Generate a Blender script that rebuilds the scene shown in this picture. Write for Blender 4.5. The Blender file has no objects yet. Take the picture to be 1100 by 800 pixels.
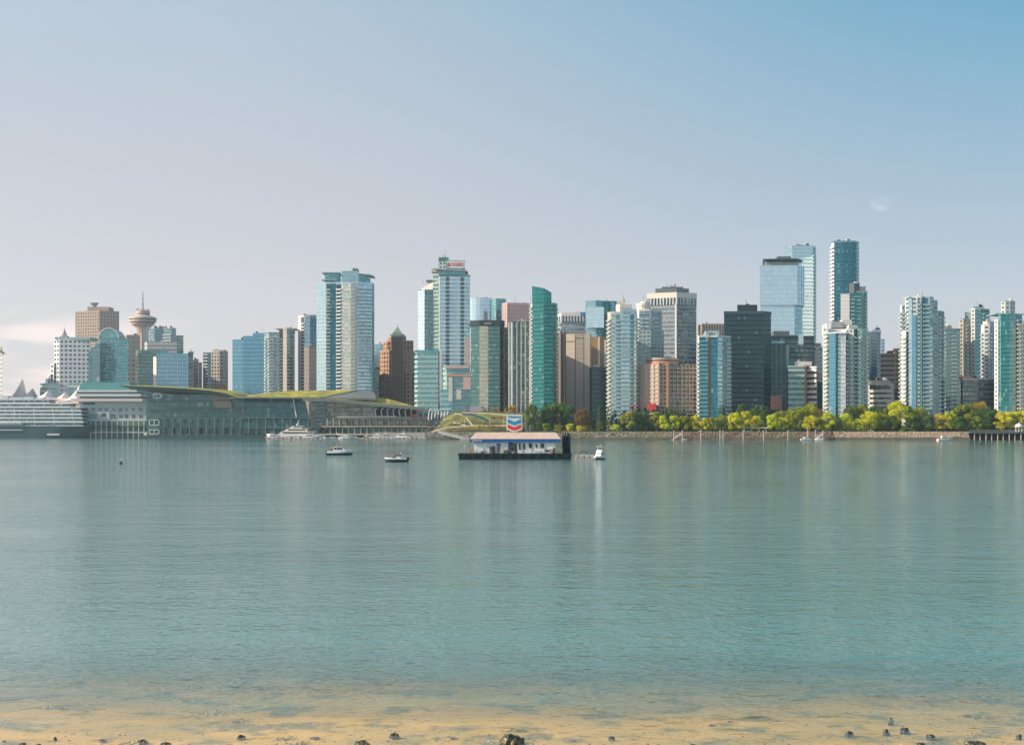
import bpy, bmesh, math, random
from mathutils import Vector, Matrix
R = math.radians
S = bpy.context.scene
COL = S.collection
# ---------------------------------------------------------------- camera
CAMZ, F, HY = 6.0, 1300.0, 463.0
cd = bpy.data.cameras.new('camera'); cam = bpy.data.objects.new('camera', cd); COL.objects.link(cam)
cam.location = (0, 0, CAMZ); cam.rotation_euler = (R(90), 0, 0)
cd.sensor_width = 36; cd.lens = 36 * F / 1100; cd.shift_y = 63 / 1100
cd.clip_start = .5; cd.clip_end = 40000
S.camera = cam
# ---------------------------------------------------------------- light
SUN_EL, SUN_AZ = 27.0, -102.0          # azimuth from +Y towards +X
w = bpy.data.worlds.new('World'); S.world = w; w.use_nodes = True
nt = w.node_tree; N = nt.nodes; L = nt.links
for n in list(N): N.remove(n)
out = N.new('ShaderNodeOutputWorld'); bg = N.new('ShaderNodeBackground'); bg.inputs[1].default_value = 0.10
sky = N.new('ShaderNodeTexSky'); sky.sky_type = 'NISHITA'; sky.sun_disc = False
sky.sun_elevation = R(SUN_EL); sky.sun_rotation = R(SUN_AZ)
sky.air_density = 1.0; sky.dust_density = 1.6; sky.ozone_density = 1.0; sky.altitude = 0
tc = N.new('ShaderNodeTexCoord')
sep = N.new('ShaderNodeSeparateXYZ'); L.new(tc.outputs['Generated'], sep.inputs[0])
def wmath(op, a, b=None, c=None):
    m = N.new('ShaderNodeMath'); m.operation = op
    for i, v in enumerate((a, b, c)):
        if v is None: continue
        if isinstance(v, (int, float)): m.inputs[i].default_value = v
        else: L.new(v, m.inputs[i])
    return m.outputs[0]
# elevation gradient of the hazy morning sky
ramp = N.new('ShaderNodeValToRGB'); L.new(sep.outputs[2], ramp.inputs[0])
cr = ramp.color_ramp; cr.elements[0].position = 0.0; cr.elements[0].color = (9.2, 8.3, 8.0, 1)
cr.elements[1].position = 0.9; cr.elements[1].color = (1.4, 2.4, 3.8, 1)
for p, c in ((.07, (7.2, 6.7, 6.8)), (.14, (5.8, 5.5, 5.75)), (.20, (5.2, 5.1, 5.4)), (.33, (3.85, 4.7, 5.35)), (.55, (2.0, 3.1, 4.5))):
    e = cr.elements.new(p); e.color = (*c, 1)
mix = N.new('ShaderNodeMix'); mix.data_type = 'RGBA'; mix.inputs[0].default_value = .72
L.new(sky.outputs[0], mix.inputs[6]); L.new(ramp.outputs[0], mix.inputs[7])
# the right of the view (away from the sun) is a deeper teal
azc = N.new('ShaderNodeMapRange'); azc.interpolation_type = 'SMOOTHSTEP'; azc.inputs[1].default_value = -.25; azc.inputs[2].default_value = .5; L.new(sep.outputs[0], azc.inputs[0])
elc = N.new('ShaderNodeMapRange'); elc.inputs[1].default_value = .04; elc.inputs[2].default_value = .36; L.new(sep.outputs[2], elc.inputs[0])
tfac = wmath('MULTIPLY', azc.outputs[0], elc.outputs[0])
teal = N.new('ShaderNodeMix'); teal.data_type = 'RGBA'; teal.blend_type = 'MULTIPLY'
L.new(tfac, teal.inputs[0]); L.new(mix.outputs[2], teal.inputs[6]); teal.inputs[7].default_value = (.22, .68, .88, 1)
# higher up the sky grows brighter towards the sun, off to the left
sl = N.new('ShaderNodeMapRange'); sl.interpolation_type = 'SMOOTHSTEP'; sl.inputs[1].default_value = .0; sl.inputs[2].default_value = -.75; L.new(sep.outputs[0], sl.inputs[0])
se = N.new('ShaderNodeMapRange'); se.interpolation_type = 'SMOOTHSTEP'; se.inputs[1].default_value = .26; se.inputs[2].default_value = .62; L.new(sep.outputs[2], se.inputs[0])
glow = N.new('ShaderNodeMix'); glow.data_type = 'RGBA'; L.new(wmath('MULTIPLY', sl.outputs[0], se.outputs[0]), glow.inputs[0]); L.new(teal.outputs[2], glow.inputs[6]); glow.inputs[7].default_value = (8.2, 8.0, 8.2, 1)
# thin peach cloud bank low on the left, and one wisp on the right
def cloud(prev, az0, az1, e0, e1, scale, seed, colr, amount, lo=.45, hi=.62):
    mp = N.new('ShaderNodeMapping'); mp.inputs['Scale'].default_value = scale; mp.inputs['Location'].default_value = (seed, seed, seed)
    L.new(tc.outputs['Generated'], mp.inputs[0])
    nz = N.new('ShaderNodeTexNoise'); nz.inputs['Scale'].default_value = 1; nz.inputs['Detail'].default_value = 5; L.new(mp.outputs[0], nz.inputs[0])
    mr = N.new('ShaderNodeMapRange'); mr.interpolation_type = 'SMOOTHSTEP'
    mr.inputs[1].default_value = lo; mr.inputs[2].default_value = hi; L.new(nz.outputs[0], mr.inputs[0])
    az = wmath('DIVIDE', sep.outputs[0], sep.outputs[1])
    def win(v, a, b, s):
        m1 = N.new('ShaderNodeMapRange'); m1.interpolation_type = 'SMOOTHSTEP'; m1.inputs[1].default_value = a - s; m1.inputs[2].default_value = a + s; L.new(v, m1.inputs[0])
        m2 = N.new('ShaderNodeMapRange'); m2.interpolation_type = 'SMOOTHSTEP'; m2.inputs[1].default_value = b + s; m2.inputs[2].default_value = b - s; L.new(v, m2.inputs[0])
        return wmath('MULTIPLY', m1.outputs[0], m2.outputs[0])
    front = wmath('GREATER_THAN', sep.outputs[1], 0.05)
    f = wmath('MULTIPLY', wmath('MULTIPLY', wmath('MULTIPLY', win(az, az0, az1, (az1 - az0) * .22), front), win(sep.outputs[2], e0, e1, (e1 - e0) * .3)), mr.outputs[0])
    f = wmath('MULTIPLY', f, amount)
    mx = N.new('ShaderNodeMix'); mx.data_type = 'RGBA'; L.new(f, mx.inputs[0]); L.new(prev, mx.inputs[6]); mx.inputs[7].default_value = (*colr, 1)
    return mx.outputs[2]
c = cloud(glow.outputs[2], -.75, -.24, .018, .082, (7, 7, 30), 3.1, (11.5, 9.0, 8.2), .75)
c = cloud(c, -.55, -.36, .055, .078, (7, 7, 45), 8.7, (10.8, 9.0, 8.4), .7)
c = cloud(c, .297, .313, .172, .180, (60, 60, 90), 1.7, (7.2, 7.3, 7.8), .34, .30, .6)
L.new(c, bg.inputs[0]); L.new(bg.outputs[0], out.inputs[0])
sd = bpy.data.lights.new('sun', 'SUN'); sd.energy = 4.6; sd.angle = R(.53); sd.color = (1, .86, .68)
so = bpy.data.objects.new('sun', sd); COL.objects.link(so)
sv = Vector((math.sin(R(SUN_AZ)) * math.cos(R(SUN_EL)), math.cos(R(SUN_AZ)) * math.cos(R(SUN_EL)), math.sin(R(SUN_EL))))
so.rotation_euler = sv.to_track_quat('Z', 'Y').to_euler(); so.location = (-300, 100, 400)
S.view_settings.view_transform = 'Standard'; S.view_settings.look = 'None'
S.view_settings.exposure = 0.50; S.view_settings.gamma = 1; S.view_settings.use_curve_mapping = False
S.cycles.use_denoising = True; S.cycles.max_bounces = 6; S.cycles.volume_bounces = 0
S.cycles.transparent_max_bounces = 8; S.cycles.caustics_reflective = False; S.cycles.caustics_refractive = False
S.cycles.sample_clamp_indirect = 4
# ---------------------------------------------------------------- helpers
def wx(px, Y): return (px - 550) / F * Y
def wz(py, Y): return CAMZ + (HY - py) / F * Y
def tag(o, label=None, cat=None, group=None, kind=None):
    if label: o['label'] = label
    if cat: o['category'] = cat
    if group: o['group'] = group
    if kind: o['kind'] = kind
    return o
def empty(name, loc, label=None, cat=None, group=None, rz=0):
    o = bpy.data.objects.new(name, None); o.location = loc; o.rotation_euler = (0, 0, rz); o.empty_display_size = .3
    COL.objects.link(o); return tag(o, label, cat, group)
def copy_tree(o, parent=None):
    c = o.copy(); COL.objects.link(c)
    if parent: c.parent = parent
    for ch in list(o.children): copy_tree(ch, c)
    return c
class MB:
    def __init__(s): s.v = []; s.f = []; s.m = []; s.uv = []
    def face(s, pts, m=0, uv=None):
        i = len(s.v); s.v += [tuple(p) for p in pts]; s.f.append(tuple(range(i, i + len(pts)))); s.m.append(m)
        s.uv += uv if uv else [(p[0] + p[1] * .7, p[2]) for p in pts]
    def hexa(s, b, t, m=0):      # b, t : four points each, counter-clockwise from above
        s.face(list(reversed(b)), m); s.face(t, m)
        for i in range(4):
            j = (i + 1) % 4
            l = (Vector(b[j]) - Vector(b[i])).length
            s.face([b[i], b[j], t[j], t[i]], m, [(0, b[i][2]), (l, b[i][2]), (l, t[i][2]), (0, t[i][2])])
    def box(s, x0, x1, y0, y1, z0, z1, m=0):
        s.hexa([(x0, y0, z0), (x1, y0, z0), (x1, y1, z0), (x0, y1, z0)], [(x0, y0, z1), (x1, y0, z1), (x1, y1, z1), (x0, y1, z1)], m)
    def prism(s, poly, z0, z1, m=0, mt=None, mats=None, cap=True):   # poly CCW from above; z1 may be a list
        n = len(poly); zt = z1 if isinstance(z1, (list, tuple)) else [z1] * n
        for i in range(n):
            j = (i + 1) % n; a, b = poly[i], poly[j]; l = math.hypot(b[0] - a[0], b[1] - a[1])
            s.face([(a[0], a[1], z0), (b[0], b[1], z0), (b[0], b[1], zt[j]), (a[0], a[1], zt[i])], mats[i] if mats else m,
                   [(0, z0), (l, z0), (l, zt[j]), (0, zt[i])])
        if cap:
            s.face([(p[0], p[1], zt[i]) for i, p in enumerate(poly)], m if mt is None else mt)
            s.face([(p[0], p[1], z0) for p in reversed(poly)], m if mt is None else mt)
    def tube(s, a, b, r0, r1=None, n=8, m=0, cap=True):
        a = Vector(a); b = Vector(b); r1 = r0 if r1 is None else r1; d = (b - a)
        if d.length < 1e-6: return
        q = d.to_track_quat('Z', 'Y'); ra = []; rb = []
        for i in range(n):
            t = 2 * math.pi * i / n; v = q @ Vector((math.cos(t), math.sin(t), 0)); ra.append(a + v * r0); rb.append(b + v * r1)
        for i in range(n):
            j = (i + 1) % n; s.face([ra[i], ra[j], rb[j], rb[i]], m)
        if cap: s.face(list(reversed(ra)), m); s.face(rb, m)
    def lathe(s, cx, cy, prof, n=32, m=0):        # prof: (r, z) or (r, z, mat)
        for k in range(len(prof) - 1):
            r0, z0 = prof[k][:2]; r1, z1 = prof[k + 1][:2]; mm = prof[k][2] if len(prof[k]) > 2 else m
            for i in range(n):
                a = 2 * math.pi * i / n; b = 2 * math.pi * (i + 1) / n
                P = lambda r, t, z: (cx + r * math.cos(t), cy + r * math.sin(t), z)
                q = [P(r0, a, z0), P(r0, b, z0), P(r1, b, z1), P(r1, a, z1)]
                if r0 < 1e-5: q = [q[0], q[2], q[3]]
                elif r1 < 1e-5: q = q[:3]
                s.face(q, mm)
    def slab(s, A, B, u0, u1, z0, z1, n0, n1, m=0):   # box along facet A->B (2D), n outward
        A = Vector(A[:2]); B = Vector(B[:2]); d = (B - A); l = d.length; d /= l; n = Vector((d.y, -d.x))
        p = lambda u, o: A + d * (u * l) + n * o
        q = [p(u0, n1), p(u1, n1), p(u1, n0), p(u0, n0)]
        s.hexa([(v.x, v.y, z0) for v in q], [(v.x, v.y, z1) for v in q], m)
    def mesh(s, name, mats, merge=True, smooth=False):
        me = bpy.data.meshes.new(name); me.from_pydata(s.v, [], s.f)
        uvl = me.uv_layers.new(name='UVMap'); uvl.data.foreach_set('uv', [c for p in s.uv for c in p])
        for mt in (mats if isinstance(mats, (list, tuple)) else [mats]): me.materials.append(mt)
        me.polygons.foreach_set('material_index', s.m)
        if merge:
            bm = bmesh.new(); bm.from_mesh(me); bmesh.ops.remove_doubles(bm, verts=bm.verts, dist=.0005); bm.to_mesh(me); bm.free()
        if smooth:
            me.polygons.foreach_set('use_smooth', [True] * len(me.polygons))
        me.update(); return me
def put(name, me, parent=None, loc=(0, 0, 0), label=None, rz=0, **k):
    o = bpy.data.objects.new(name, me); COL.objects.link(o); o.location = loc; o.rotation_euler = (0, 0, rz)
    if parent: o.parent = parent
    if label: o['label'] = label
    for a, b in k.items(): o[a] = b
    return o
# ---------------------------------------------------------------- materials
class G:
    def __init__(s, name):
        s.mat = bpy.data.materials.new(name); s.mat.use_nodes = True; s.N = s.mat.node_tree.nodes; s.L = s.mat.node_tree.links
        for n in list(s.N): s.N.remove(n)
        s.out = s.N.new('ShaderNodeOutputMaterial')
    def n(s, t, **k):
        x = s.N.new('ShaderNode' + t)
        for a, b in k.items(): setattr(x, a, b)
        return x
    def put(s, sock, v):
        if v is None: return
        if hasattr(v, 'is_output') or isinstance(v, bpy.types.NodeSocket): s.L.new(v, sock)
        else: sock.default_value = v
    def math(s, op, a, b=None, c=None):
        m = s.n('Math', operation=op)
        for i, v in enumerate((a, b, c)): s.put(m.inputs[i], v)
        return m.outputs[0]
    def mix(s, f, a, b, blend='MIX'):
        m = s.n('Mix', data_type='RGBA', blend_type=blend); s.put(m.inputs[0], f)
        s.put(m.inputs[6], (*a, 1) if isinstance(a, tuple) and len(a) == 3 else a); s.put(m.inputs[7], (*b, 1) if isinstance(b, tuple) and len(b) == 3 else b)
        return m.outputs[2]
    def noise(s, vec, scale, detail=3, rough=.5):
        x = s.n('TexNoise'); s.put(x.inputs['Vector'], vec); x.inputs['Scale'].default_value = scale
        x.inputs['Detail'].default_value = detail; x.inputs['Roughness'].default_value = rough; return x.outputs[0]
    def rng(s, v, a, b, c=0., d=1., smooth=True):
        m = s.n('MapRange'); m.interpolation_type = 'SMOOTHSTEP' if smooth else 'LINEAR'
        s.put(m.inputs[0], v)
        for i, k in enumerate((a, b, c, d)): m.inputs[i + 1].default_value = k
        return m.outputs[0]
    def scale(s, vec, sc, loc=(0, 0, 0)):
        m = s.n('Mapping'); m.inputs['Scale'].default_value = sc; m.inputs['Location'].default_value = loc; s.L.new(vec, m.inputs[0]); return m.outputs[0]
    def pbr(s, col, rough=.6, metal=0., bump=None, bstr=.3, bdist=.05, normal=None, **k):
        p = s.n('BsdfPrincipled'); s.put(p.inputs['Base Color'], (*col, 1) if isinstance(col, tuple) and len(col) == 3 else col)
        s.put(p.inputs['Roughness'], rough); s.put(p.inputs['Metallic'], metal)
        for a, b in k.items(): s.put(p.inputs[a], b)
        if bump is not None:
            b = s.n('Bump'); b.inputs['Strength'].default_value = bstr; b.inputs['Distance'].default_value = bdist; s.L.new(bump, b.inputs['Height']); s.L.new(b.outputs[0], p.inputs['Normal'])
        if normal is not None: s.L.new(normal, p.inputs['Normal'])
        s.L.new(p.outputs[0], s.out.inputs[0]); return p
_mc = {}
def solid(name, col, rough=.7, metal=0., var=.12, sc=.15):
    k = ('s', name)
    if k in _mc: return _mc[k]
    g = G(name); t = g.n('TexCoord').outputs['Object']
    a = g.noise(t, sc, 4); b = g.noise(g.scale(t, (1.2, 1.2, .12)), 1.0, 3)
    f = g.math('MULTIPLY_ADD', g.math('ADD', a, b), var, 1 - var)
    v = g.n('Mix', data_type='RGBA', blend_type='MULTIPLY'); v.inputs[0].default_value = 1; v.inputs[6].default_value = (*col, 1)
    cc = g.n('CombineColor'); 
    for i in range(3): g.L.new(f, cc.inputs[i])
    g.L.new(cc.outputs[0], v.inputs[7])
    g.pbr(v.outputs[2], rough, metal); _mc[k] = g.mat; return g.mat
def glass(name, a, b, pw=1.6, ph=3.2, span=.22, spc=None, metal=.8, tilt=.02, mull=.07, mc=None, blinds=.12, rough=.07):
    """curtain wall: panes that differ a little in tint and tilt, spandrel strip and mullions from the UV (metres)"""
    k = ('g', name)
    if k in _mc: return _mc[k]
    g = G(name); uv = g.n('UVMap').outputs[0]; sx = g.n('SeparateXYZ'); g.L.new(uv, sx.inputs[0])
    u = g.math('DIVIDE', sx.outputs[0], pw); v = g.math('DIVIDE', sx.outputs[1], ph)
    fu, fv = g.math('FRACT', u), g.math('FRACT', v)
    cv = g.n('CombineXYZ'); g.L.new(g.math('FLOOR', u), cv.inputs[0]); g.L.new(g.math('FLOOR', v), cv.inputs[1])
    oi = g.n('ObjectInfo'); g.L.new(g.math('MULTIPLY', oi.outputs['Random'], 97.), cv.inputs[2])
    wn = g.n('TexWhiteNoise', noise_dimensions='3D'); g.L.new(cv.outputs[0], wn.inputs[0])
    r = wn.outputs[0]
    col = g.mix(r, a, b)
    bl = g.math('GREATER_THAN', r, 1 - blinds)
    col = g.mix(g.math('MULTIPLY', bl, .55), col, tuple(min(1, x * .5 + .32) for x in b))
    spc = spc or tuple(x * .55 for x in a)
    sm = g.math('LESS_THAN', fv, span)
    mc = mc or tuple(x * .5 + .06 for x in a)
    mm = g.math('LESS_THAN', fu, mull)
    col = g.mix(sm, col, spc); col = g.mix(g.math('MULTIPLY', mm, .7), col, mc)
    hard = g.math('MAXIMUM', sm, mm)
    met = g.math('MULTIPLY', g.math('SUBTRACT', 1., g.math('MULTIPLY', hard, .65)), metal)
    met = g.math('MULTIPLY', met, g.math('SUBTRACT', 1., g.math('MULTIPLY', bl, .6)))
    ro = g.math('MULTIPLY_ADD', hard, .25, g.math('MULTIPLY_ADD', r, .06, rough))
    geo = g.n('NewGeometry')
    sub = g.n('VectorMath', operation='SUBTRACT'); g.L.new(wn.outputs[1], sub.inputs[0]); sub.inputs[1].default_value = (.5, .5, .5)
    sc = g.n('VectorMath', operation='SCALE'); g.L.new(sub.outputs[0], sc.inputs[0]); sc.inputs[3].default_value = tilt * 2
    ad = g.n('VectorMath', operation='ADD'); g.L.new(geo.outputs['Normal'], ad.inputs[0]); g.L.new(sc.outputs[0], ad.inputs[1])
    nm = g.n('VectorMath', operation='NORMALIZE'); g.L.new(ad.outputs[0], nm.inputs[0])
    g.pbr(col, ro, met, normal=nm.outputs[0]); _mc[k] = g.mat; return g.mat
# opaque colours
WHITE = solid('white_concrete', (.74, .73, .72)); OFFW = solid('off_white_panel', (.62, .60, .57)); BEIGE = solid('beige_concrete', (.56, .47, .40))
TAN = solid('tan_concrete', (.44, .33, .25)); BROWN = solid('brown_brick', (.50, .28, .16)); DBROWN = solid('dark_brown_stone', (.12, .08, .06))
GREY = solid('grey_concrete', (.36, .37, .38)); DGREY = solid('dark_grey_metal', (.12, .14, .15)); PINK = solid('pink_granite', (.62, .43, .40))
SALMON = solid('salmon_stucco', (.62, .30, .20)); BLACKM = solid('black_metal', (.010, .024, .032), .6); GOLD = solid('gold_brown_panel', (.42, .25, .10))
PGREEN = solid('pale_green_panel', (.44, .50, .48)); LTEAL = solid('light_teal_panel', (.32, .45, .47)); DTEAL = solid('dark_teal_metal', (.02, .09, .105), .55)
STEEL = solid('white_painted_steel', (.78, .78, .78), .4); ROOFG = solid('grey_roof', (.24, .25, .26)); WARMW = solid('warm_white_panel', (.80, .72, .64))
RED = solid('red_paint', (.60, .04, .03), .5); TANP = solid('tan_brick', (.46, .36, .27))
def stone(name, a, b, c_, sc=.8):
    g = G(name); t = g.n('TexCoord').outputs['Object']; v = g.n('TexVoronoi'); v.inputs['Scale'].default_value = sc; g.L.new(t, v.inputs['Vector'])
    r = g.n('SeparateColor'); g.L.new(v.outputs['Color'], r.inputs[0]); c = g.mix(r.outputs[0], a, b); c = g.mix(g.rng(g.noise(t, .12, 4), .45, .62), c, c_); c = g.mix(g.rng(v.outputs['Distance'], .28, .02), (.03, .028, .022), c) if False else c
    g.pbr(c, .92, bump=v.outputs['Distance'], bstr=1., bdist=.5); return g.mat
# glass
GL_LB = glass('light_blue_glass', (.42, .60, .68), (.56, .72, .78), 1.5, 3.3, .2, (.30, .44, .50))
GL_LB2 = glass('pale_blue_glass', (.50, .70, .78), (.60, .80, .86), 1.5, 3.9, .10, (.38, .56, .64), tilt=.006, blinds=.02)
GL_TEAL = glass('teal_glass', (.08, .28, .32), (.18, .42, .44), 1.5, 3.1, .25, (.16, .34, .34))
GL_DTEAL = glass('deep_teal_glass', (.005, .13, .18), (.03, .22, .27), 1.6, 3.2, .2, (.05, .2, .24), blinds=.04)
GL_GT = glass('green_teal_glass', (.01, .20, .19), (.04, .31, .29), 1.4, 3.1, .25, (.01, .13, .12), blinds=.06)
GL_BLUE = glass('blue_glass', (.13, .34, .46), (.17, .40, .52), 1.6, 3.8, .15, (.08, .24, .34), blinds=.02)
GL_GREEN = glass('green_glass', (.06, .18, .17), (.15, .29, .26), 1.5, 3.4, .25, (.06, .16, .15))
GL_DARK = glass('black_glass', (.005, .055, .07), (.015, .09, .11), 1.5, 3.7, .3, (.004, .022, .03), metal=.5, blinds=.03)
GL_GREY = glass('grey_glass', (.20, .27, .29), (.34, .42, .43), 1.5, 3.3, .25, (.18, .22, .22))
GL_DG = glass('dark_grey_glass', (.05, .09, .10), (.12, .18, .19), 1.4, 3.3, .2, (.04, .06, .06))
GL_RES = glass('apartment_glass', (.07, .19, .23), (.22, .36, .40), 1.3, 3.0, .28, (.34, .40, .41), blinds=.2)
GL_RESD = glass('dark_apartment_glass', (.06, .20, .23), (.18, .34, .36), 1.3, 3.0, .25, (.18, .28, .28), blinds=.15)
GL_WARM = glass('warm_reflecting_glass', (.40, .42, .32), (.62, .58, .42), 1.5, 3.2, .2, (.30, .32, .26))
GL_MIR = glass('silver_blue_glass', (.26, .46, .52), (.36, .56, .60), 1.5, 3.8, .12, (.2, .36, .42), tilt=.008, blinds=.02)
WIN = glass('window_pane', (.05, .11, .13), (.12, .2, .22), 1.2, 1.8, .03, (.05, .08, .09), blinds=.1)
GL_MOT = glass('mottled_pale_glass', (.30, .42, .42), (.70, .70, .62), 1.6, 3.15, .25, (.56, .58, .54), blinds=.35)
RAIL = glass('balcony_glass', (.30, .46, .48), (.42, .56, .56), 1.4, 1.2, .1, (.4, .45, .45), metal=.35, rough=.2)
# ---------------------------------------------------------------- buildings
GZ = 5.0
TOWERS = 'buildings of the downtown skyline'
class Bld:
    LIM = 96
    def __init__(s, name, label, Y, pxc, cat='tower', group=TOWERS, gz=GZ):
        s.Y = Y; s.gz = gz; s.o = Vector((wx(pxc, Y), Y, gz)); s.cnt = {}; s.rest = {}; s.tops = []
        s.root = empty(name, s.o, label, cat, group)
    def P(s, px, dy):
        Y = s.Y + dy; return (wx(px, Y) - s.o.x, dy)
    def z(s, py, dy=0): return wz(py, s.Y + dy) - s.gz
    def rep(s, name, me, locs):
        c = s.cnt.get(name, 0)
        for i, l in enumerate(locs):
            if c < s.LIM: put(name, me, s.root, l); c += 1
            else: s.rest.setdefault(name, []).append((me, l))
        s.cnt[name] = c
    def done(s):
        z, x0, x1, dy = max(s.tops); rd = random.Random(int(s.o.x * 7 + s.Y)); w_ = x1 - x0
        for i in range(rd.choice([1, 2, 3])):      # rooftop plant
            u = rd.uniform(.15, .7); a = s.P(x0 + w_ * u, dy + 7); q = MB(); bw = rd.uniform(1.2, 3.2); hh = rd.uniform(1.4, 3.0)
            q.box(a[0], a[0] + bw, dy + 6, dy + 9, z, z + hh); q.box(a[0] + .2, a[0] + bw * .6, dy + 6.5, dy + 8, z + hh, z + hh + .5); put('roof_unit', q.mesh('roof_unit', rd.choice([GREY, DGREY, OFFW]), merge=False), s.root)
        if rd.random() < .6:
            a = s.P(x0 + w_ * rd.uniform(.25, .75), dy + 8); q = MB(); hh = rd.uniform(3, 8); q.tube((a[0], dy + 8, z), (a[0], dy + 8, z + hh), .16, .07, 5); q.tube((a[0] - .8, dy + 8, z + hh * .75), (a[0] + .8, dy + 8, z + hh * .75), .06, .06, 4); put('antenna', q.mesh('antenna', DGREY, merge=False), s.root)
        for name, items in s.rest.items():
            V = []; Fc = []; UV = []; MI = []; mats = []
            for me, l in items:
                i0 = len(V); V += [(v.co.x + l[0], v.co.y + l[1], v.co.z + l[2]) for v in me.vertices]
                uvd = me.uv_layers[0].data
                for p in me.polygons:
                    Fc.append([i0 + v for v in p.vertices]); UV += [c for li in p.loop_indices for c in uvd[li].uv]
                    mt = me.materials[p.material_index]
                    if mt not in mats: mats.append(mt)
                    MI.append(mats.index(mt))
            me = bpy.data.meshes.new(name); me.from_pydata(V, [], Fc); u = me.uv_layers.new(name='UVMap'); u.data.foreach_set('uv', UV)
            for m in mats: me.materials.append(m)
            me.polygons.foreach_set('material_index', MI); me.update()
            put(name, me, s.root, kind='stuff')
        return s
    def block(s, top, pts, st, bot=None, dep=22, name='facade', roofm=None, roofname='roof', par=.9, parm=None, zt=None, flat=True):
        """pts [(px, dy)...] visible corners left to right; st one style or one per facet.
        style = (body material, [overlays])"""
        fr = [s.P(*p) for p in pts]; n = len(fr) - 1
        if not isinstance(st, list): st = [st] * n
        dl, dr = pts[0][1], pts[-1][1]; db = max(dl, dr) + dep
        x0, x1 = pts[0][0], pts[-1][0]; sh = min(2., (x1 - x0) * .08)
        bk = [s.P(x1 - sh, db), s.P(x0 + sh, db)]
        poly = fr + bk
        dmin = min(p[1] for p in pts)
        z1 = s.z(top, dmin) if zt is None else zt; z0 = 0 if bot is None else s.z(bot, dmin)
        roofm = roofm or ROOFG; mats = []; 
        def mi(m):
            if m not in mats: mats.append(m)
            return mats.index(m)
        fm = [mi(q[0]) for q in st] + [mi(st[-1][0]), mi(st[0][0]), mi(st[0][0])]
        rm = mi(roofm)
        mb = MB(); mb.prism(poly, z0, z1, mats=fm, mt=rm); put(name, mb.mesh(name, mats), s.root)
        for i in range(n):
            for ov in st[i][1]: s.over(fr[i], fr[i + 1], z0, z1, *ov)
        s.tops.append((z1, x0, x1, min(dl, dr)))
        if par:
            pm = parm or st[0][0]
            mb = MB(); m = len(poly)
            for i in range(m):
                mb.slab(poly[i], poly[(i + 1) % m], 0, 1, z1 - .3, z1 + par, -.35, .12)
            put('parapet', mb.mesh('parapet', pm, merge=False), s.root)
        return fr, z0, z1
    def over(s, A, B, z0, z1, kind, mat, *a):
        h = z1 - z0; l = math.dist(A, B)
        if kind == 'bands':            # opaque band at each floor, glass between
            fh, fr, proud = (a + (3.5, .4, .25)[len(a):])[:3]
            u0, u1 = (a[3] if len(a) > 3 else (0, 1))
            mb = MB(); mb.slab(A, B, u0, u1, 0, fh * fr, -.1, proud); me = mb.mesh('spandrel', mat)
            s.rep('spandrel', me, [(0, 0, z0 + fh * (k + .3)) for k in range(int((h - fh * .3 - fh * fr) / fh) + 1)])
        elif kind == 'balc':           # projecting balconies, one object per floor and stack
            fh, spans, dep = (a + (3.0, [(0, 1)], 1.4)[len(a):])[:3]; rail = a[3] if len(a) > 3 else RAIL
            for (u0, u1) in spans:
                mb = MB(); mb.slab(A, B, u0, u1, 0, .28, -.1, dep)
                mb.slab(A, B, u0 + .2 / l, u1 - .2 / l, .28, 1.25, dep - .16, dep - .08, 1)
                mb.slab(A, B, u0 + .1 / l, u0 + .2 / l, .28, 1.25, .1, dep - .1, 1); mb.slab(A, B, u1 - .2 / l, u1 - .1 / l, .28, 1.25, .1, dep - .1, 1)
                me = mb.mesh('balcony', [mat, rail])
                s.rep('balcony', me, [(0, 0, z0 + fh * (k + .5)) for k in range(int((h - fh) / fh))])
        elif kind == 'dark':           # recessed-looking dark loggia strip : dark glazing panel in the balcony stack
            u0, u1 = a[0]
            mb = MB(); mb.slab(A, B, u0, u1, z0 + .5, z1 - 1.0, -.1, .06); put('loggia_glazing', mb.mesh('loggia_glazing', mat), s.root)
        elif kind == 'piers':
            bay, wd, proud = (a + (3., .5, .35)[len(a):])[:3]
            n = max(1, int(l / bay)); mb = MB(); mb.slab(A, B, 0, wd / l, z0, z1, -.1, proud)
            me = mb.mesh('pier', mat); d = ((B[0] - A[0]) / l, (B[1] - A[1]) / l)
            s.rep('pier', me, [(d[0] * (l - wd) * k / n, d[1] * (l - wd) * k / n, 0) for k in range(n + 1)])
        elif kind == 'corner':
            wd, side, proud = (a + (1., 'L', .3)[len(a):])[:3]
            u = (0, wd / l) if side == 'L' else (1 - wd / l, 1)
            mb = MB(); mb.slab(A, B, *u, z0, z1 + .4, -.1, proud); put('corner_pier', mb.mesh('corner_pier', mat), s.root)
        elif kind == 'strip':          # vertical strip of another material
            u0, u1 = a[0]; proud = a[1] if len(a) > 1 else .3
            y0 = a[2] if len(a) > 2 else 0; y1 = a[3] if len(a) > 3 else 1
            mb = MB(); mb.slab(A, B, u0, u1, z0 + h * y0, z0 + h * y1, -.1, proud); put('facade_panel', mb.mesh('facade_panel', mat), s.root)
        elif kind == 'grid':           # masonry lattice proud of single window panes
            fh, bay, win = (a + (3.2, 3., WIN)[len(a):])[:3]; wf, hf = (a[3] if len(a) > 3 else (.55, .5))
            nf = max(1, int(h / fh)); nb = max(1, int(l / bay)); fh = h / nf; bw = l / nb
            mb = MB()
            for k in range(nf + 1):
                za = z0 + fh * k - fh * (1 - hf) / 2; zb = za + fh * (1 - hf)
                mb.slab(A, B, 0, 1, max(z0, za), min(z1, zb), -.1, .30)
            for k in range(nb + 1):
                ua = (k - (1 - wf) / 2) / nb; ub = ua + (1 - wf) / nb
                mb.slab(A, B, max(0, ua), min(1, ub), z0, z1, -.1, .303)
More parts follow.
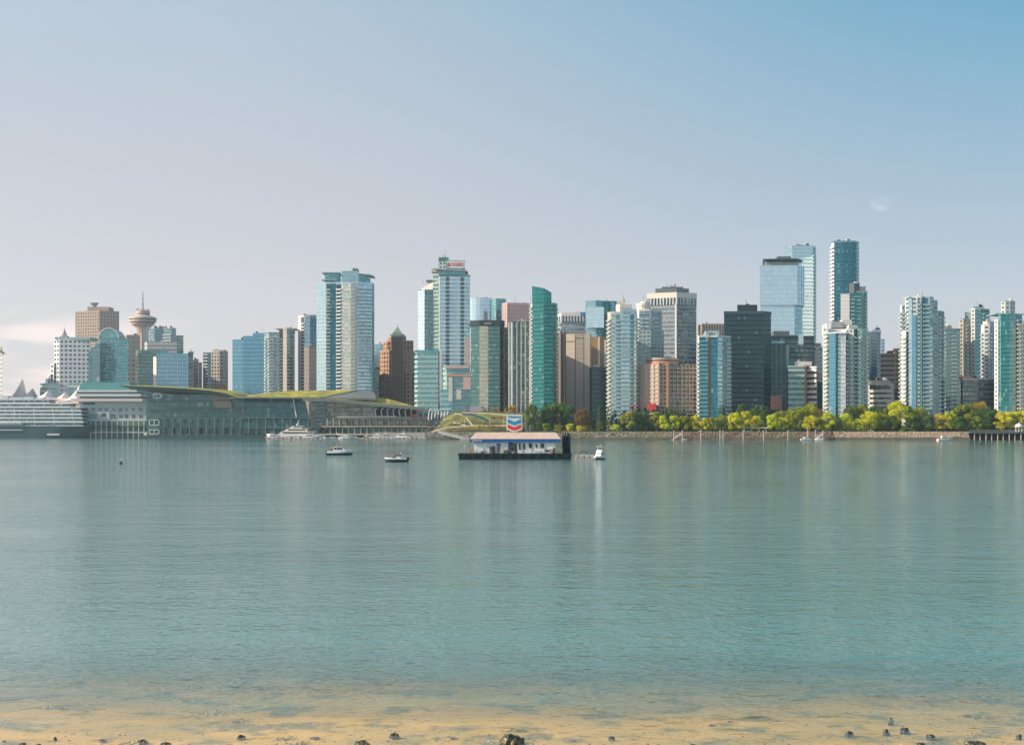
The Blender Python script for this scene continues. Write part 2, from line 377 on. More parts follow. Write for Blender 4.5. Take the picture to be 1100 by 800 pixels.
            put('wall', mb.mesh('wall', mat, merge=False), s.root)
            w_ = MB(); w_.slab(A, B, (1 - wf) / 2 / nb, (1 + wf) / 2 / nb, 0, fh * hf, -.05, .08)
            me = w_.mesh('window', win); d = ((B[0] - A[0]) / nb, (B[1] - A[1]) / nb)
            s.rep('window', me, [(d[0] * j, d[1] * j, z0 + fh * (k + (1 - hf) / 2)) for k in reversed(range(nf)) for j in range(nb)])
    def rbox(s, px0, px1, py0, py1, dy=6, dep=10, mat=None, name='penthouse'):
        a, b = s.P(px0, dy), s.P(px1, dy); mb = MB()
        mb.box(a[0], b[0], dy, dy + dep, s.z(py1, dy), s.z(py0, dy)); return put(name, mb.mesh(name, mat or GREY), s.root)
    def canopy(s, px0, px1, py, dy=-1, dep=24, t=.7, mat=None, py2=None, name='roof_canopy'):
        a, b = s.P(px0, dy), s.P(px1, dy); za = s.z(py, dy); zb = s.z(py2 if py2 is not None else py, dy); mb = MB()
        mb.hexa([(a[0], dy, za - t), (b[0], dy, zb - t), (b[0], dy + dep, zb - t), (a[0], dy + dep, za - t)],
                [(a[0], dy, za), (b[0], dy, zb), (b[0], dy + dep, zb), (a[0], dy + dep, za)])
        return put(name, mb.mesh(name, mat or LTEAL), s.root)
    def units(s, px0, px1, z, dy=8, n=4, seed=1):
        rd = random.Random(seed)
        for i in range(n):
            a = s.P(px0 + (px1 - px0) * (i + .2 + .3 * rd.random()) / n, dy); mb = MB(); wd = rd.uniform(1.5, 3.5)
            mb.box(a[0], a[0] + wd, dy, dy + 3, z, z + rd.uniform(1.2, 2.6)); mb.box(a[0] + .3, a[0] + wd * .6, dy + .4, dy + 2, z + 1, z + 3.1)
            put('roof_unit', mb.mesh('roof_unit', rd.choice([GREY, DGREY, OFFW]), merge=False), s.root)
    def mast(s, px, py0, py1, dy=8, r=.18):
        a = s.P(px, dy); mb = MB(); mb.tube((a[0], dy, s.z(py1, dy)), (a[0], dy, s.z(py0, dy)), r, r * .4, 6); put('mast', mb.mesh('mast', DGREY), s.root)
def arc(px0, px1, d0, bulge, n=6):
    return [(px0 + (px1 - px0) * i / n, d0 - bulge * math.sin(math.pi * i / n)) for i in range(n + 1)]
# ================================================================ setting
# ground, water, beach, haze
g = G('sand_bed'); t = g.n('TexCoord').outputs['Object']
n1 = g.noise(t, .9, 6, .6); n2 = g.noise(g.scale(t, (.35, 1.2, 1)), 1.0, 4); n3 = g.noise(t, 14, 3)
c = g.mix(g.rng(n2, .35, .7), (.86, .46, .085), (.58, .36, .08)); c = g.mix(g.rng(n1, .50, .64), c, (.26, .20, .06))
c = g.mix(g.rng(n3, .5, .8), c, (.62, .42, .22))
g.pbr(c, .75, bump=g.noise(t, 9, 5), bstr=.5, bdist=.03); SAND = g.mat
def beach_z(x, y):
    e = 22.3 + .25 * math.sin(x * .35) + .12 * math.sin(x * 1.3 + 1) - .03 * x
    d = y - e
    return max(-3.5, -.045 * d if d > 0 else -.07 * d)
mb = MB(); xs = [-160 + 4 * i for i in range(81)]; ys = [-30, -10, 0, 8, 14] + [17 + .75 * i for i in range(40)] + [52, 60, 75, 100, 125]
xs = sorted(set([x for x in xs if abs(x) > 22] + [-22 + .8 * i for i in range(56)]))
for j in range(len(ys) - 1):
    for i in range(len(xs) - 1):
        q = [(xs[i], ys[j]), (xs[i + 1], ys[j]), (xs[i + 1], ys[j + 1]), (xs[i], ys[j + 1])]
        mb.face([(x, y, beach_z(x, y)) for x, y in q])
put('beach', mb.mesh('beach', SAND, smooth=True), kind='structure')
# water
g = G('sea_water'); t = g.n('TexCoord').outputs['Object']; geo = g.n('NewGeometry')
sx = g.n('SeparateXYZ'); g.L.new(t, sx.inputs[0])
a = g.noise(g.scale(t, (.85, 1.0, 1), (3, 1, 0)), 1.3, 3, .6)
b_ = g.noise(g.scale(t, (.95, 1.0, 1)), 2.6, 3, .6)
c_ = g.noise(g.scale(t, (.14, .34, 1)), 1.0, 3, .5)
patch = g.rng(g.noise(g.scale(t, (.006, .016, 1)), 1.0, 4, .6), .3, .7)
h = g.math('ADD', g.math('MULTIPLY', a, .36), g.math('ADD', g.math('ADD', g.math('MULTIPLY', b_, .24), g.math('MULTIPLY', g.noise(g.scale(t, (.7, 1.0, 1)), 9., 2, .6), .045)), g.math('MULTIPLY', c_, .5)))
h = g.math('MULTIPLY', h, g.math('MULTIPLY_ADD', patch, .9, .45))
bmp = g.n('Bump'); bmp.inputs['Strength'].default_value = 1.; bmp.inputs['Distance'].default_value = .21; g.L.new(h, bmp.inputs['Height'])
# turbidity grows with the depth of the sea bed (distance from the beach)
edge = g.math('ADD', sx.outputs[1], g.math('MULTIPLY', sx.outputs[0], .03))
edge = g.math('ADD', edge, g.math('MULTIPLY_ADD', g.noise(g.scale(t, (.10, .35, 1)), 1.0, 4, .6), 10.0, -5.0))
deep = g.rng(edge, 22., 35.)
depth = g.math('MULTIPLY', deep, .97)
far = g.rng(sx.outputs[1], 60., 700.)
body = g.mix(far, (.070, .215, .180), (.068, .215, .195))
dif = g.n('BsdfDiffuse'); g.L.new(body, dif.inputs[0]); g.L.new(bmp.outputs[0], dif.inputs[2])
tr = g.n('BsdfTransparent'); g.put(tr.inputs[0], (.93, .97, .93, 1))
m1 = g.n('MixShader'); g.L.new(depth, m1.inputs[0]); g.L.new(tr.outputs[0], m1.inputs[1]); g.L.new(dif.outputs[0], m1.inputs[2])
gl = g.n('BsdfGlossy'); gl.inputs['Color'].default_value = (1, 1, 1, 1); gl.inputs['Roughness'].default_value = .06; g.L.new(bmp.outputs[0], gl.inputs['Normal'])
dt = g.n('VectorMath', operation='DOT_PRODUCT'); g.L.new(geo.outputs['Incoming'], dt.inputs[0]); g.L.new(bmp.outputs[0], dt.inputs[1])
ct = g.math('MAXIMUM', dt.outputs['Value'], .03)      # ripples never show their far side: the grazing reflectance of a rough sea stays below one
schl = g.math('MULTIPLY_ADD', g.math('POWER', g.math('SUBTRACT', 1., ct), 5.), .98, .02)
m2 = g.n('MixShader'); g.L.new(schl, m2.inputs[0]); g.L.new(m1.outputs[0], m2.inputs[1]); g.L.new(gl.outputs[0], m2.inputs[2])
g.L.new(m2.outputs[0], g.out.inputs[0]); WATER = g.mat
mb = MB(); mb.face([(-3600, -30, 0), (3600, -30, 0), (3600, 3600, 0), (-3600, 3600, 0)]); put('water', mb.mesh('water', WATER), kind='structure')
# land
GRASS = solid('lawn_grass', (.34, .40, .06), .9, var=.3, sc=.6); CITYG = solid('city_ground', (.20, .20, .19), .9)
def shore(px):   # distance of the waterline on the far shore
    if px < 345: return 985
    if px < 455: return 965 - (px - 345) * .2
    return 822
def land_poly():
    p = [(-3600, 1100), (wx(150, 1100), 1100)] + [(wx(q, 1010), 1010) for q in (158, 345)] + [(wx(455, 960), 960), (wx(456, 848), 848)]
    p += [(wx(603, 840), 840), (wx(605, 828), 828), (wx(1039, 828), 828), (wx(1041, 838), 838), (3600, 838)]
    return p + [(3600, 3600), (-3600, 3600)]
mb = MB(); mb.prism(land_poly(), -3, GZ, 0); put('ground', mb.mesh('ground', CITYG, merge=False), kind='structure')
mb = MB(); mb.box(wx(606, 838), wx(1180, 838), 833.2, 905, GZ - .5, GZ + .75); put('lawn', mb.mesh('lawn', GRASS), kind='structure')
mb = MB(); mb.box(wx(606, 826), wx(1038, 826), 828.6, 833, GZ - .5, GZ + .62); put('promenade', mb.mesh('promenade', solid('paving', (.42, .38, .33), .8)), kind='structure')
# haze
g = G('haze_air'); v = g.n('VolumePrincipled'); v.inputs['Color'].default_value = (.80, .93, 1, 1)
v.inputs['Density'].default_value = .00014; v.inputs['Anisotropy'].default_value = .6; g.L.new(v.outputs[0], g.out.inputs['Volume'])
mb = MB(); mb.box(-3700, 3700, -60, 3700, -5, 290); hz = put('haze', mb.mesh('haze', g.mat), kind='stuff')
# ================================================================ skyline, left to right
def simple(name, label, Y, top, pts, st, **k):
    b = Bld(name, label, Y, (pts[0][0] + pts[-1][0]) / 2); b.block(top, pts, st, **k); return b
# --- left cluster
b = Bld('slim_tower', 'slim pale grey tower with a golden lattice top at the far left edge', 1100, 0)
b.block(380, [(-5, 4), (2.4, 0)], (OFFW, [('bands', GREY, 4, .3)]))
mb = MB(); a = b.P(-1, 3)
for i in range(5):
    z = b.z(380, 0) + i * 1.5; mb.box(a[0] - 4.2 + i * .5, a[0] + 4.2 - i * .8, 1, 8 - i, z, z + .5)
    for q in (-3.6, 0, 3.2): mb.tube((a[0] + q, 2, z), (a[0] + q * .8, 2, z + 1.6), .25)
put('lattice_top', mb.mesh('lattice_top', solid('gold_paint', (.55, .42, .12), .4)), b.root); b.done()

b = Bld('tower', 'tan concrete tower with tight window grid and a bowl on its flat crown', 1500, 104)
b.block(334.5, [(81, 10), (107, 0), (128, 8)], [(TAN, [('grid', TAN, 3.9, 3.3, WIN, (.45, .5))]), (TAN, [('grid', TAN, 3.9, 3.3, WIN, (.45, .5))])], dep=34)
b.rbox(94, 117, 329.5, 335, 8, 18, TAN); 
mb = MB(); a = b.P(100.5, 12); z = b.z(330, 12); mb.lathe(a[0], 14, [(3, z), (3, z + 2), (5.5, z + 5), (5.5, z + 5.6), (0, z + 5.6)], 20); put('roof_bowl', mb.mesh('roof_bowl', GREY), b.root); b.done()

b = Bld('hotel', 'white stepped waterfront hotel with rows of dark windows and a small sail finial', 1130, 75, 'hotel')
HW = [('grid', WHITE, 4.0, 3.6, WIN, (.62, .52))]
b.block(364.5, [(58.3, 5), (64, 0), (97, 3)], [(WHITE, HW), (WHITE, HW)], dep=26, par=0)
for px, py, px2 in ((54.5, 391, 58.1), (52, 402.5, 54.3), (49, 407, 51.8)):
    b.block(py, [(px, 5.5), (px2, 2)], (WHITE, [('grid', WHITE, 4.0, 3.6, WIN, (.62, .52))]), dep=18, par=.4)
b.rbox(59, 97, 362, 364.6, .8, 22, LTEAL, 'crown_band')
b.block(376, [(95, 1.5), (99.5, 3)], (GL_TEAL, []), dep=20, par=0, name='glass_bay')
mb = MB(); a = b.P(69, 9); z0 = b.z(362, 9)
mb.tube((a[0], 9, z0), (a[0], 9, z0 + 9.5), .25); mb.face([(a[0] - 2.2, 9, z0 + 1), (a[0] + 3, 9, z0 + 1.2), (a[0] + .2, 9, z0 + 7.6)]); mb.face([(a[0] + .2, 9.3, z0 + 7.6), (a[0] + 3, 9.3, z0 + 1.2), (a[0] - 2.2, 9.3, z0 + 1)])
mb.box(a[0] - 3, a[0] + 3.6, 7, 12, z0 - .2, z0 + 1); put('sail_finial', mb.mesh('sail_finial', GREY), b.root)
b.block(411.5, [(43, 6), (50, 1), (100, 0)], (GL_TEAL, [('bands', OFFW, 4.5, .45)]), dep=14, par=0, name='podium'); b.done()

b = Bld('office_tower', 'teal glass office block topped by a round domed window beside the white hotel', 1180, 118)
b.block(363.5, [(107.5, 1), (138, 4)], (GL_TEAL, []), par=.4)
b.block(373, [(97.5, 2.5), (107.4, .6)], (GL_MIR, []), par=.3); b.block(368, [(102, 4), (107.4, 3.5)], (GL_MIR, []), par=.3)
mb = MB(); cx = b.P(117.3, 3)[0]; zc = b.z(363, 3); r = 9.6
rim = [(cx + r * math.cos(math.pi * i / 16), zc + r * math.sin(math.pi * i / 16) * .98) for i in range(17)]
for i in range(16):
    (xa, za), (xb, zb) = rim[i], rim[i + 1]
    mb.face([(xa, 2, za), (xa, 22, za), (xb, 22, zb), (xb, 2, zb)][::-1], 0)
mb.face([(x, 2, z) for x, z in reversed(rim)], 1); mb.face([(x, 22, z) for x, z in rim], 1)
put('dome_window', mb.mesh('dome_window', [OFFW, GL_TEAL]), b.root)
mb = MB()
for i in range(16):
    (xa, za), (xb, zb) = rim[i], rim[i + 1]; mb.tube((xa, 1.8, za), (xb, 1.8, zb), .55, .55, 6)
put('dome_rim', mb.mesh('dome_rim', OFFW), b.root); b.done()

b = Bld('observation_tower', 'tall concrete tower carrying a round lookout pod with a thin mast', 1420, 154.5)
b.block(348, [(152, 0), (160, 2)], (OFFW, [('strip', GREY, (.10, .22), .1), ('strip', GREY, (.45, .5), .1)]), dep=14, par=0, name='shaft')
b.block(350, [(147, 5), (151.8, 3)], (TAN, []), dep=10, par=0, name='shaft')
k = 1420 / F
mb = MB(); a = b.P(153.5, 8); zz = lambda py: b.z(py, 8)
mb.lathe(a[0], 8, [(5 * k, zz(357)), (8 * k, zz(351.5)), (12 * k, zz(348.5)), (12.4 * k, zz(347.2), 1), (12 * k, zz(347.2), 1), (12 * k, zz(346.2)), (14 * k, zz(346.1)), (14.2 * k, zz(344), 1), (13.6 * k, zz(344), 1), (13.6 * k, zz(342.9)), (14.8 * k, zz(342.8)), (14.2 * k, zz(341.3)), (9.5 * k, zz(339.5)), (7.5 * k, zz(339.3)), (7.4 * k, zz(338), 1), (7.2 * k, zz(337), 0), (7.3 * k, zz(334)), (0, zz(334))], 40)
put('lookout_pod', mb.mesh('lookout_pod', [solid('pod_concrete', (.56, .44, .38)), DGREY]), b.root)
mb = MB()
for i in range(12):
    t = 6.283 * i / 12; mb.box(a[0] + 6.8 * k * math.cos(t) - .6, a[0] + 6.8 * k * math.cos(t) + .6, 8 + 6.8 * k * math.sin(t) - .6, 8 + 6.8 * k * math.sin(t) + .6, zz(334), zz(332.6 - (i % 3) * .5))
put('crown_teeth', mb.mesh('crown_teeth', PINK), b.root)
mb = MB(); mb.tube((a[0], 8, zz(334)), (a[0], 8, zz(322)), .75, .5, 8); mb.tube((a[0], 8, zz(322)), (a[0], 8, zz(312)), .4, .15, 8)
for q in (327, 321, 316.5): mb.lathe(a[0], 8, [(1.3, zz(q)), (1.3, zz(q - .5)), (0, zz(q - .5))], 10)
put('mast', mb.mesh('mast', DGREY), b.root); b.done()

b = Bld('office_tower', 'beige concrete block with small square windows left of the lookout tower shaft', 1350, 140)
b.block(360, [(131, 8), (136, 0), (150.5, 3)], (TANP, [('grid', TANP, 5, 4.5, WIN, (.4, .4))]), par=.5); b.done()
b = Bld('apartment_tower', 'pale green glass tower with white balconies right of the lookout pod', 1300, 176)
b.block(353, [(160.5, 2), (166, 0), (175, 3), (184, 0), (189, 3)], [(GL_RES, []), (GL_RESD, [('bands', PGREEN, 3.2, .3)]), (GL_RES, [('balc', OFFW, 3.2)]), (GL_RES, [('bands', PGREEN, 3.2, .3)])])
b.block(361, [(189.2, 4), (197, 3)], (GL_GREEN, [('bands', PGREEN, 3.2, .25)])); b.units(164, 186, b.z(352), n=4); b.done()
b = Bld('office_block', 'low grey slab under the pale green balcony tower', 1240, 173, 'office')
b.block(368, [(155.5, 3), (158, 0), (190, 2)], (GREY, [('bands', OFFW, 4.2, .4)])); b.done()
b = Bld('office_tower', 'dark green glass block with pale floor lines behind the blue gridded office', 1210, 156)
b.block(377, [(146, 3), (150, 0), (172, 2)], (GL_GREEN, [('bands', PGREEN, 4.0, .22, .2)])); b.block(376, [(172.1, 2), (181, 3)], (GL_TEAL, [('bands', PGREEN, 4.0, .22, .2)])); b.done()
b = Bld('office_tower', 'blue glass office with white gridded lower corner and pale end column', 1170, 185)
b.block(380.5, [(168, 0), (202, 3)], (GL_BLUE, [('bands', OFFW, 3.9, .12, .15, (0, .78)), ('piers', OFFW, 4.3, .35, .16)]))
b.block(384, [(164.6, 3), (167.9, .5)], (WARMW, [])); b.block(379.5, [(202.1, 3.2), (207.5, 5)], (GL_DG, [('bands', GREY, 3.9, .3)])); b.done()
b = Bld('apartment_block', 'beige stepped apartment block with square windows between two taller neighbours', 1250, 212, 'apartments')
b.block(387, [(207.8, 3), (213, 0)], (BEIGE, [('grid', BEIGE, 3.6, 3.2)]), par=.4); b.block(389.5, [(213.2, 1), (217, 2)], (BEIGE, [('grid', BEIGE, 3.6, 3.2)]), par=.4); b.rbox(208.5, 211.5, 385.5, 387.1, 3, 8, GREY); b.done()
b = Bld('apartment_tower', 'beige apartment tower with green glazed left half at the gap in the skyline', 1220, 231)
b.block(379, [(218, 4), (223, 0), (229, 1)], (GL_GREEN, [('bands', PGREEN, 3.2, .3), ]), par=.4)
b.block(377.5, [(227, .6), (236, -1.5), (244.8, 3)], (BEIGE, [('grid', BEIGE, 3.4, 3.0, WIN, (.55, .5))]), par=.5); b.rbox(229, 241, 375.5, 377.6, 3, 10, BEIGE)
b.block(413, [(232, -8), (244.5, -8)], (GOLD, []), dep=5, par=.3); b.done()
# --- centre left
b = Bld('office_tower', 'solid blue glass office slab with a roof stepping up to the right', 1150, 268)
for a, c_, t in ((249.7, 261, 364.5), (261.05, 271.5, 360.8), (271.55, 285.5, 357.6)):
    b.block(t, [(a, 2.2 if a < 250 else 0), (c_, 0)], (GL_BLUE, [('bands', GL_BLUE, 3.9, .25, .12)]), par=0)
b.units(256, 280, b.z(365), n=2); b.done()
b = Bld('apartment_tower', 'pale glass tower with white floor slabs touching the blue office slab', 1120, 294)
b.block(357.8, [(284.2, 3), (289, 0), (299.8, .6)], (GL_RES, [('bands', OFFW, 3.1, .26, .5), ('balc', OFFW, 3.1, [(.08, .5)])]))
b.block(356.5, [(299.9, 1.5), (305, 3)], (GL_DG, [('balc', PGREEN, 3.1)]))
b.block(353.8, [(304, 0), (308, -1.2), (316.6, 3)], [(BEIGE, []), (GL_RES, [('balc', PGREEN, 3.1, [(.1, .45), (.6, .95)])])])
b.canopy(296, 317.5, 352.4, 2, 20, .8, BEIGE); b.rbox(300, 314, 352.6, 357, 5, 14, PGREEN); b.done()
b = Bld('apartment_tower', 'slim tower with a white punched edge and blue glass flank', 1130, 330)
b.block(339.5, [(320.2, 3), (327, 0), (333, .5), (340, 3)], [(WHITE, [('balc', WHITE, 3.1, [(.55, 1)], 1.2, WHITE), ('dark', GL_DG, (.5, .95))]), (GL_MIR, []), (GL_BLUE, [('bands', LTEAL, 3.1, .2)])])
b.rbox(329, 339, 338, 340, 4, 12, GREY); b.done()
b = Bld('office_block', 'plain brown concrete block standing in front of the slim white edged tower', 1080, 333, 'office')
b.block(372.5, [(326.6, 2), (332, 0), (339.4, 1)], (solid('taupe_panel', (.27, .22, .19)), [('bands', GREY, 4, .12, .12)]), par=.4); b.done()

b = Bld('hotel_tower', 'wide pale aqua glass hotel tower with flat canopy wings on its roof', 1060, 370, 'hotel')
DKB = [('balc', OFFW, 3.15, [(0.05, .95)], 1.1, WHITE), ('dark', GL_DARK, (.1, .85))]
b.block(304, [(340, 5), (350.4, 1.5), (355, 1.2), (361, 1.5), (367, 0), (368.2, -.2), (377, -1.5), (384, -.8), (399.8, 4), (402, 7)],
   [(GL_LB, [('bands', LTEAL, 3.15, .12, .1)]), (GL_DG, [('balc', PGREEN, 3.15, [(0, 1)], 1.0)]), (GL_DTEAL, []), (GL_RES, DKB), (WHITE, []),
    (GL_MOT, [('bands', OFFW, 3.15, .26, .3)]), (GL_MOT, [('bands', OFFW, 3.15, .26, .35), ('balc', BEIGE, 3.15, [(.6, .95)], 1.2)]), (GL_LB, [('balc', LTEAL, 3.15, [(.05, .48), (.55, .97)], 1.3)]), (GL_TEAL, [('bands', PGREEN, 3.15, .2)])], dep=30)
b.block(292.5, [(349, 4), (362, 3), (366, 5)], (GL_TEAL, []), bot=304, par=0, name='penthouse'); b.canopy(345.5, 364, 292.3, 1, 22, .7, LTEAL); b.canopy(345.5, 360, 300.3, 1, 8, .6, LTEAL)
b.block(291, [(367, 2), (385, 2)], (GL_MIR, []), bot=304, par=0, name='penthouse'); b.block(294, [(385.1, 2.5), (398, 5)], (GL_TEAL, []), bot=304, par=0, name='penthouse'); b.canopy(384, 400.5, 293.0, 1, 20, .7, LTEAL, 295.4)
b.units(378, 384, b.z(291, 2), 6, 2); b.done()

b = Bld('office_tower', 'small light blue glass block half hidden behind the brick art deco tower', 1300, 406)
b.block(370, [(401, 0), (413, 2)], (GL_LB2, []), par=.3); b.done()
b = Bld('office_block', 'white low block with dark ribbon windows beside the brick art deco tower', 1090, 403, 'office')
b.block(397, [(400, 0), (407, 1)], (GL_DG, [('bands', WHITE, 4, .5, .3)])); b.done()

b = Bld('art_deco_tower', 'orange brown brick art deco tower stepping up to a pointed green roof', 1110, 426)
BG = ('grid', BROWN, 3.8, 3.0, WIN, (.42, .55))
b.block(361.5, [(417.5, 6), (421, 0), (433, 0), (436, 5)], [(BROWN, [BG]), (solid('shaded_brick', (.24, .15, .10)), [('piers', BROWN, 2.4, .5, .5)]), (BROWN, [BG])], dep=18, parm=PGREEN)  # shade on the front is put into a darker copy of the brick
b.block(367, [(412, 8), (416, 2), (420.9, 1.5)], (BROWN, [BG]), dep=20, parm=TANP); b.block(366.5, [(433.1, 3), (444, 6)], (BROWN, [BG]), dep=20, parm=PGREEN)
b.block(377, [(408.4, 9), (412, 4), (420.9, -1)], (BROWN, [BG]), dep=20, parm=TANP); b.block(378, [(433.1, -1), (445.5, 4)], (solid('shaded_wing_brick', (.22, .14, .09)), [BG]), dep=20, parm=TANP)  # right wing: same brick, darkened in colour to stand for shade
b.block(403, [(406, 6), (410, -4), (418, -7)], (BROWN, [BG]), dep=20, parm=TANP); b.block(400, [(436, -5), (446, -2)], (DBROWN, [BG]), dep=12, parm=TANP)  # dark stone colour stands in for shade on the lower right wing
mb = MB(); a0, a1 = b.P(419.5, 8), b.P(434.5, 8); zz = lambda py: b.z(py, 8); cx = (a0[0] + a1[0]) / 2; hw = (a1[0] - a0[0]) / 2
for (w0, w1, y0, y1) in ((1, 1, 362, 359.6), (.66, .66, 359.6, 357.4), (.55, .04, 357.4, 350.6)):
    q = lambda ww, z: [(cx - hw * ww, 8 - hw * ww * .8, z), (cx + hw * ww, 8 - hw * ww * .8, z), (cx + hw * ww, 8 + hw * ww * .8, z), (cx - hw * ww, 8 + hw * ww * .8, z)]
    mb.hexa(q(w0, zz(y0)), q(w1, zz(y1)))
put('pointed_roof', mb.mesh('pointed_roof', solid('copper_roof', (.28, .36, .30)), merge=False), b.root); b.mast(426.9, 350.6, 347.6, 8, .15); b.done()

b = Bld('office_tower', 'tall pale teal glass tower with a red lettered white sign on its roof box', 1000, 480)
dz = [('dark', GL_DARK, (.20, .32)), ('dark', GL_DARK, (.68, .80)), ('balc', LTEAL, 3.3, [(.20, .32), (.68, .80)], .9)]
b.block(296.3, [(465.2, 5), (471.5, 2), (472.2, 0), (505, 1.5)], [(GL_GREEN, [('bands', PGREEN, 3.3, .3)]), (PGREEN, []), (GL_LB, [('bands', LTEAL, 3.3, .12, .1)] + dz)], dep=26)
b.block(311, [(449, 7), (456, 3), (465.1, 5.5)], [(GL_LB, []), (GL_RESD, [('balc', PGREEN, 3.3, [(.15, .5)], 1.), ('bands', PGREEN, 3.3, .2)])], dep=20, par=0)
mb = MB(); a0, a1 = b.P(448.7, 4), b.P(465, 4); z0, z1 = b.z(311, 4), b.z(302.5, 4)
P0 = [(a0[0], 4, z0), (a1[0], 4, z0), (a1[0], 26, z0), (a0[0], 26, z0)]; P1 = [(a0[0] + 4, 6, z0 + 1.5), (a1[0], 6, z1), (a1[0], 24, z1), (a0[0] + 4, 24, z0 + 1.5)]
mb.hexa(P0, P1); put('sloped_roof', mb.mesh('sloped_roof', WARMW), b.root); b.rbox(458, 464.8, 300.6, 303, 8, 8, DGREY); b.mast(455, 299.5, 305, 8, .12)
b.block(288.5, [(471, 3), (499.8, 4)], (GL_TEAL, []), bot=296.3, par=0, name='penthouse')
b.block(281, [(471.6, 3.6), (479.5, 3)], (PGREEN, [('grid', PGREEN, 3, 2.4)]), bot=289, par=0, name='penthouse', dep=14)
b.block(276.4, [(471.2, 6), (482, 6)], (GL_GREEN, []), bot=289, par=0, name='penthouse', dep=10)
b.block(279.5, [(479, 5), (499.5, 6)], (PGREEN, []), bot=289, par=0, name='penthouse', dep=12)
b.canopy(467, 502, 288.3, 1, 22, .8, GREY, 290.4); b.rbox(463.5, 470, 288.2, 292.6, 5, 8, BEIGE)
a0, a1 = b.P(480, 3.5), b.P(499, 4.2)
sg = MB(); sg.box(a0[0], a1[0], 3.4, 3.9, b.z(288, 3.5), b.z(281.2, 3.5)); sgo = put('roof_sign', sg.mesh('roof_sign', STEEL), b.root, label='white roof sign with red lettering')
def lettering(txt, size, loc, parent, mat, sx=1., name='lettering', rz=0, bold=.0):
    cu = bpy.data.curves.new(name, 'FONT'); cu.body = txt; cu.size = size; cu.extrude = .04; cu.offset = bold; cu.align_x = 'CENTER'; cu.align_y = 'CENTER'
    cu.materials.append(mat); tmp = bpy.data.objects.new(name, cu); me = bpy.data.meshes.new_from_object(tmp); bpy.data.objects.remove(tmp); o = bpy.data.objects.new(name, me); COL.objects.link(o); o.parent = parent; o.location = loc; o.rotation_euler = (R(90), 0, rz); o.scale = (sx, 1, 1); return o
lettering('ROGERS', 4.3, ((a0[0] + a1[0]) / 2, 3.3, b.z(284.5, 3.5)), sgo, RED, .82, bold=.09)
b.block(377, [(445.5, 2), (449, -3), (471, -4)], (GL_TEAL, [('bands', LTEAL, 4.0, .5, .3)]), dep=16, name='podium')
b.block(393, [(476, -9), (480, -12), (505, -10)], (GL_TEAL, [('bands', PGREEN, 4.2, .35, .3)]), dep=9, name='podium'); b.block(401, [(487, -14), (512, -12)], (GL_TEAL, [('bands', PGREEN, 4.2, .4, .3)]), dep=6, name='podium')
b.block(419, [(473, -14), (482, -15), (486.8, -15)], (GL_TEAL, [('bands', LTEAL, 4.2, .3, .3)]), dep=6, name='podium')
for q0, q1, y0, y1, m in ((478, 504, 392.6, 395.4, PINK), (480, 505, 402, 404, SALMON), (497.6, 508, 405, 418.5, PINK), (482, 486, 405, 431, OFFW), (490.2, 495.4, 418.6, 429, OFFW), (472, 474.6, 376, 433, OFFW), (500, 504.6, 362, 392, PINK)):
    aa, bb = b.P(q0, -15.6), b.P(q1, -15.6); mb = MB()
    dd = -15.8 if y0 > 395 and q0 > 475 else (-13.4 if y0 < 400 and q0 > 475 and y1 < 400 else -5)
    if q0 == 500: dd = -.6
    if q0 == 472: dd = -4.9
    aa, bb = b.P(q0, dd), b.P(q1, dd)
    mb.box(aa[0], bb[0], dd, dd + (3 if q0 != 500 else 1.6), b.z(y1, dd), b.z(y0, dd)); put('facade_panel', mb.mesh('facade_panel', m), b.root)
b.done()

b = Bld('office_tower', 'curved sky blue glass tower behind the dark topped green glass tower', 1300, 524)
b.block(320, arc(503, 528, 6, 5, 6) + [(531, 5)], (GL_LB2, []), par=.4); b.block(321, [(529, 4), (533, 1), (543.5, 4)], (GL_TEAL, []), par=.4); b.done()
b = Bld('office_tower', 'dark green glass tower with a black cornice and warm reflections down its middle', 980, 522)
b.block(344.5, [(505.5, 4), (515, 1), (524.4, .8), (537, 0), (541.5, 4)], [(GL_GREEN, [('bands', DTEAL, 3.4, .2, .1)]), (GL_WARM, [('bands', PGREEN, 3.4, .2, .1)]), (GL_GREEN, [('bands', DTEAL, 3.4, .25, .12)]), (GL_DG, [])], dep=24, par=0)
b.block(343.8, [(504.8, 3.4), (515, .4), (524.4, .2), (537.4, -.6), (542, 4)], (BLACKM, []), bot=350, par=0, name='cornice', dep=25)
for i in range(3):
    a = b.P(521.5 + i * 2.6, 0); mb = MB(); mb.box(a[0] - .5, a[0] + .5, .2 - .9, .6 - .3, b.z(348.2), b.z(346.7)); put('cornice_lamp', mb.mesh('cornice_lamp', OFFW), b.root)
b.block(352, [(541.6, 5), (546, 8)], (GL_DG, []), par=.3); b.done()
b = Bld('office_tower', 'pink granite tower with fine vertical ribs between green glass neighbours', 1250, 556)
b.block(326, [(539.5, 5), (545, 0), (571.5, 3)], (PINK, [('piers', PINK, 3.2, 1.1, .5), ('bands', GREY, 4, .25, .2)])); b.mast(553.4, 317, 326, 8, .15); b.done()
b = Bld('office_tower', 'grey green tower with close vertical piers left of the slim emerald tower', 960, 558)
b.block(346, [(546.8, 3), (550, 0), (569.5, 1.5)], (GL_DG, [('piers', PGREEN, 3.0, .8, .4)]), bot=None); b.rbox(551, 566, 344, 346.2, 4, 10, GREY); b.done()
b = Bld('apartment_tower', 'slim emerald glass tower with a curved slanting crown', 930, 584)
za, zb = b.z(307.3), b.z(314.5)
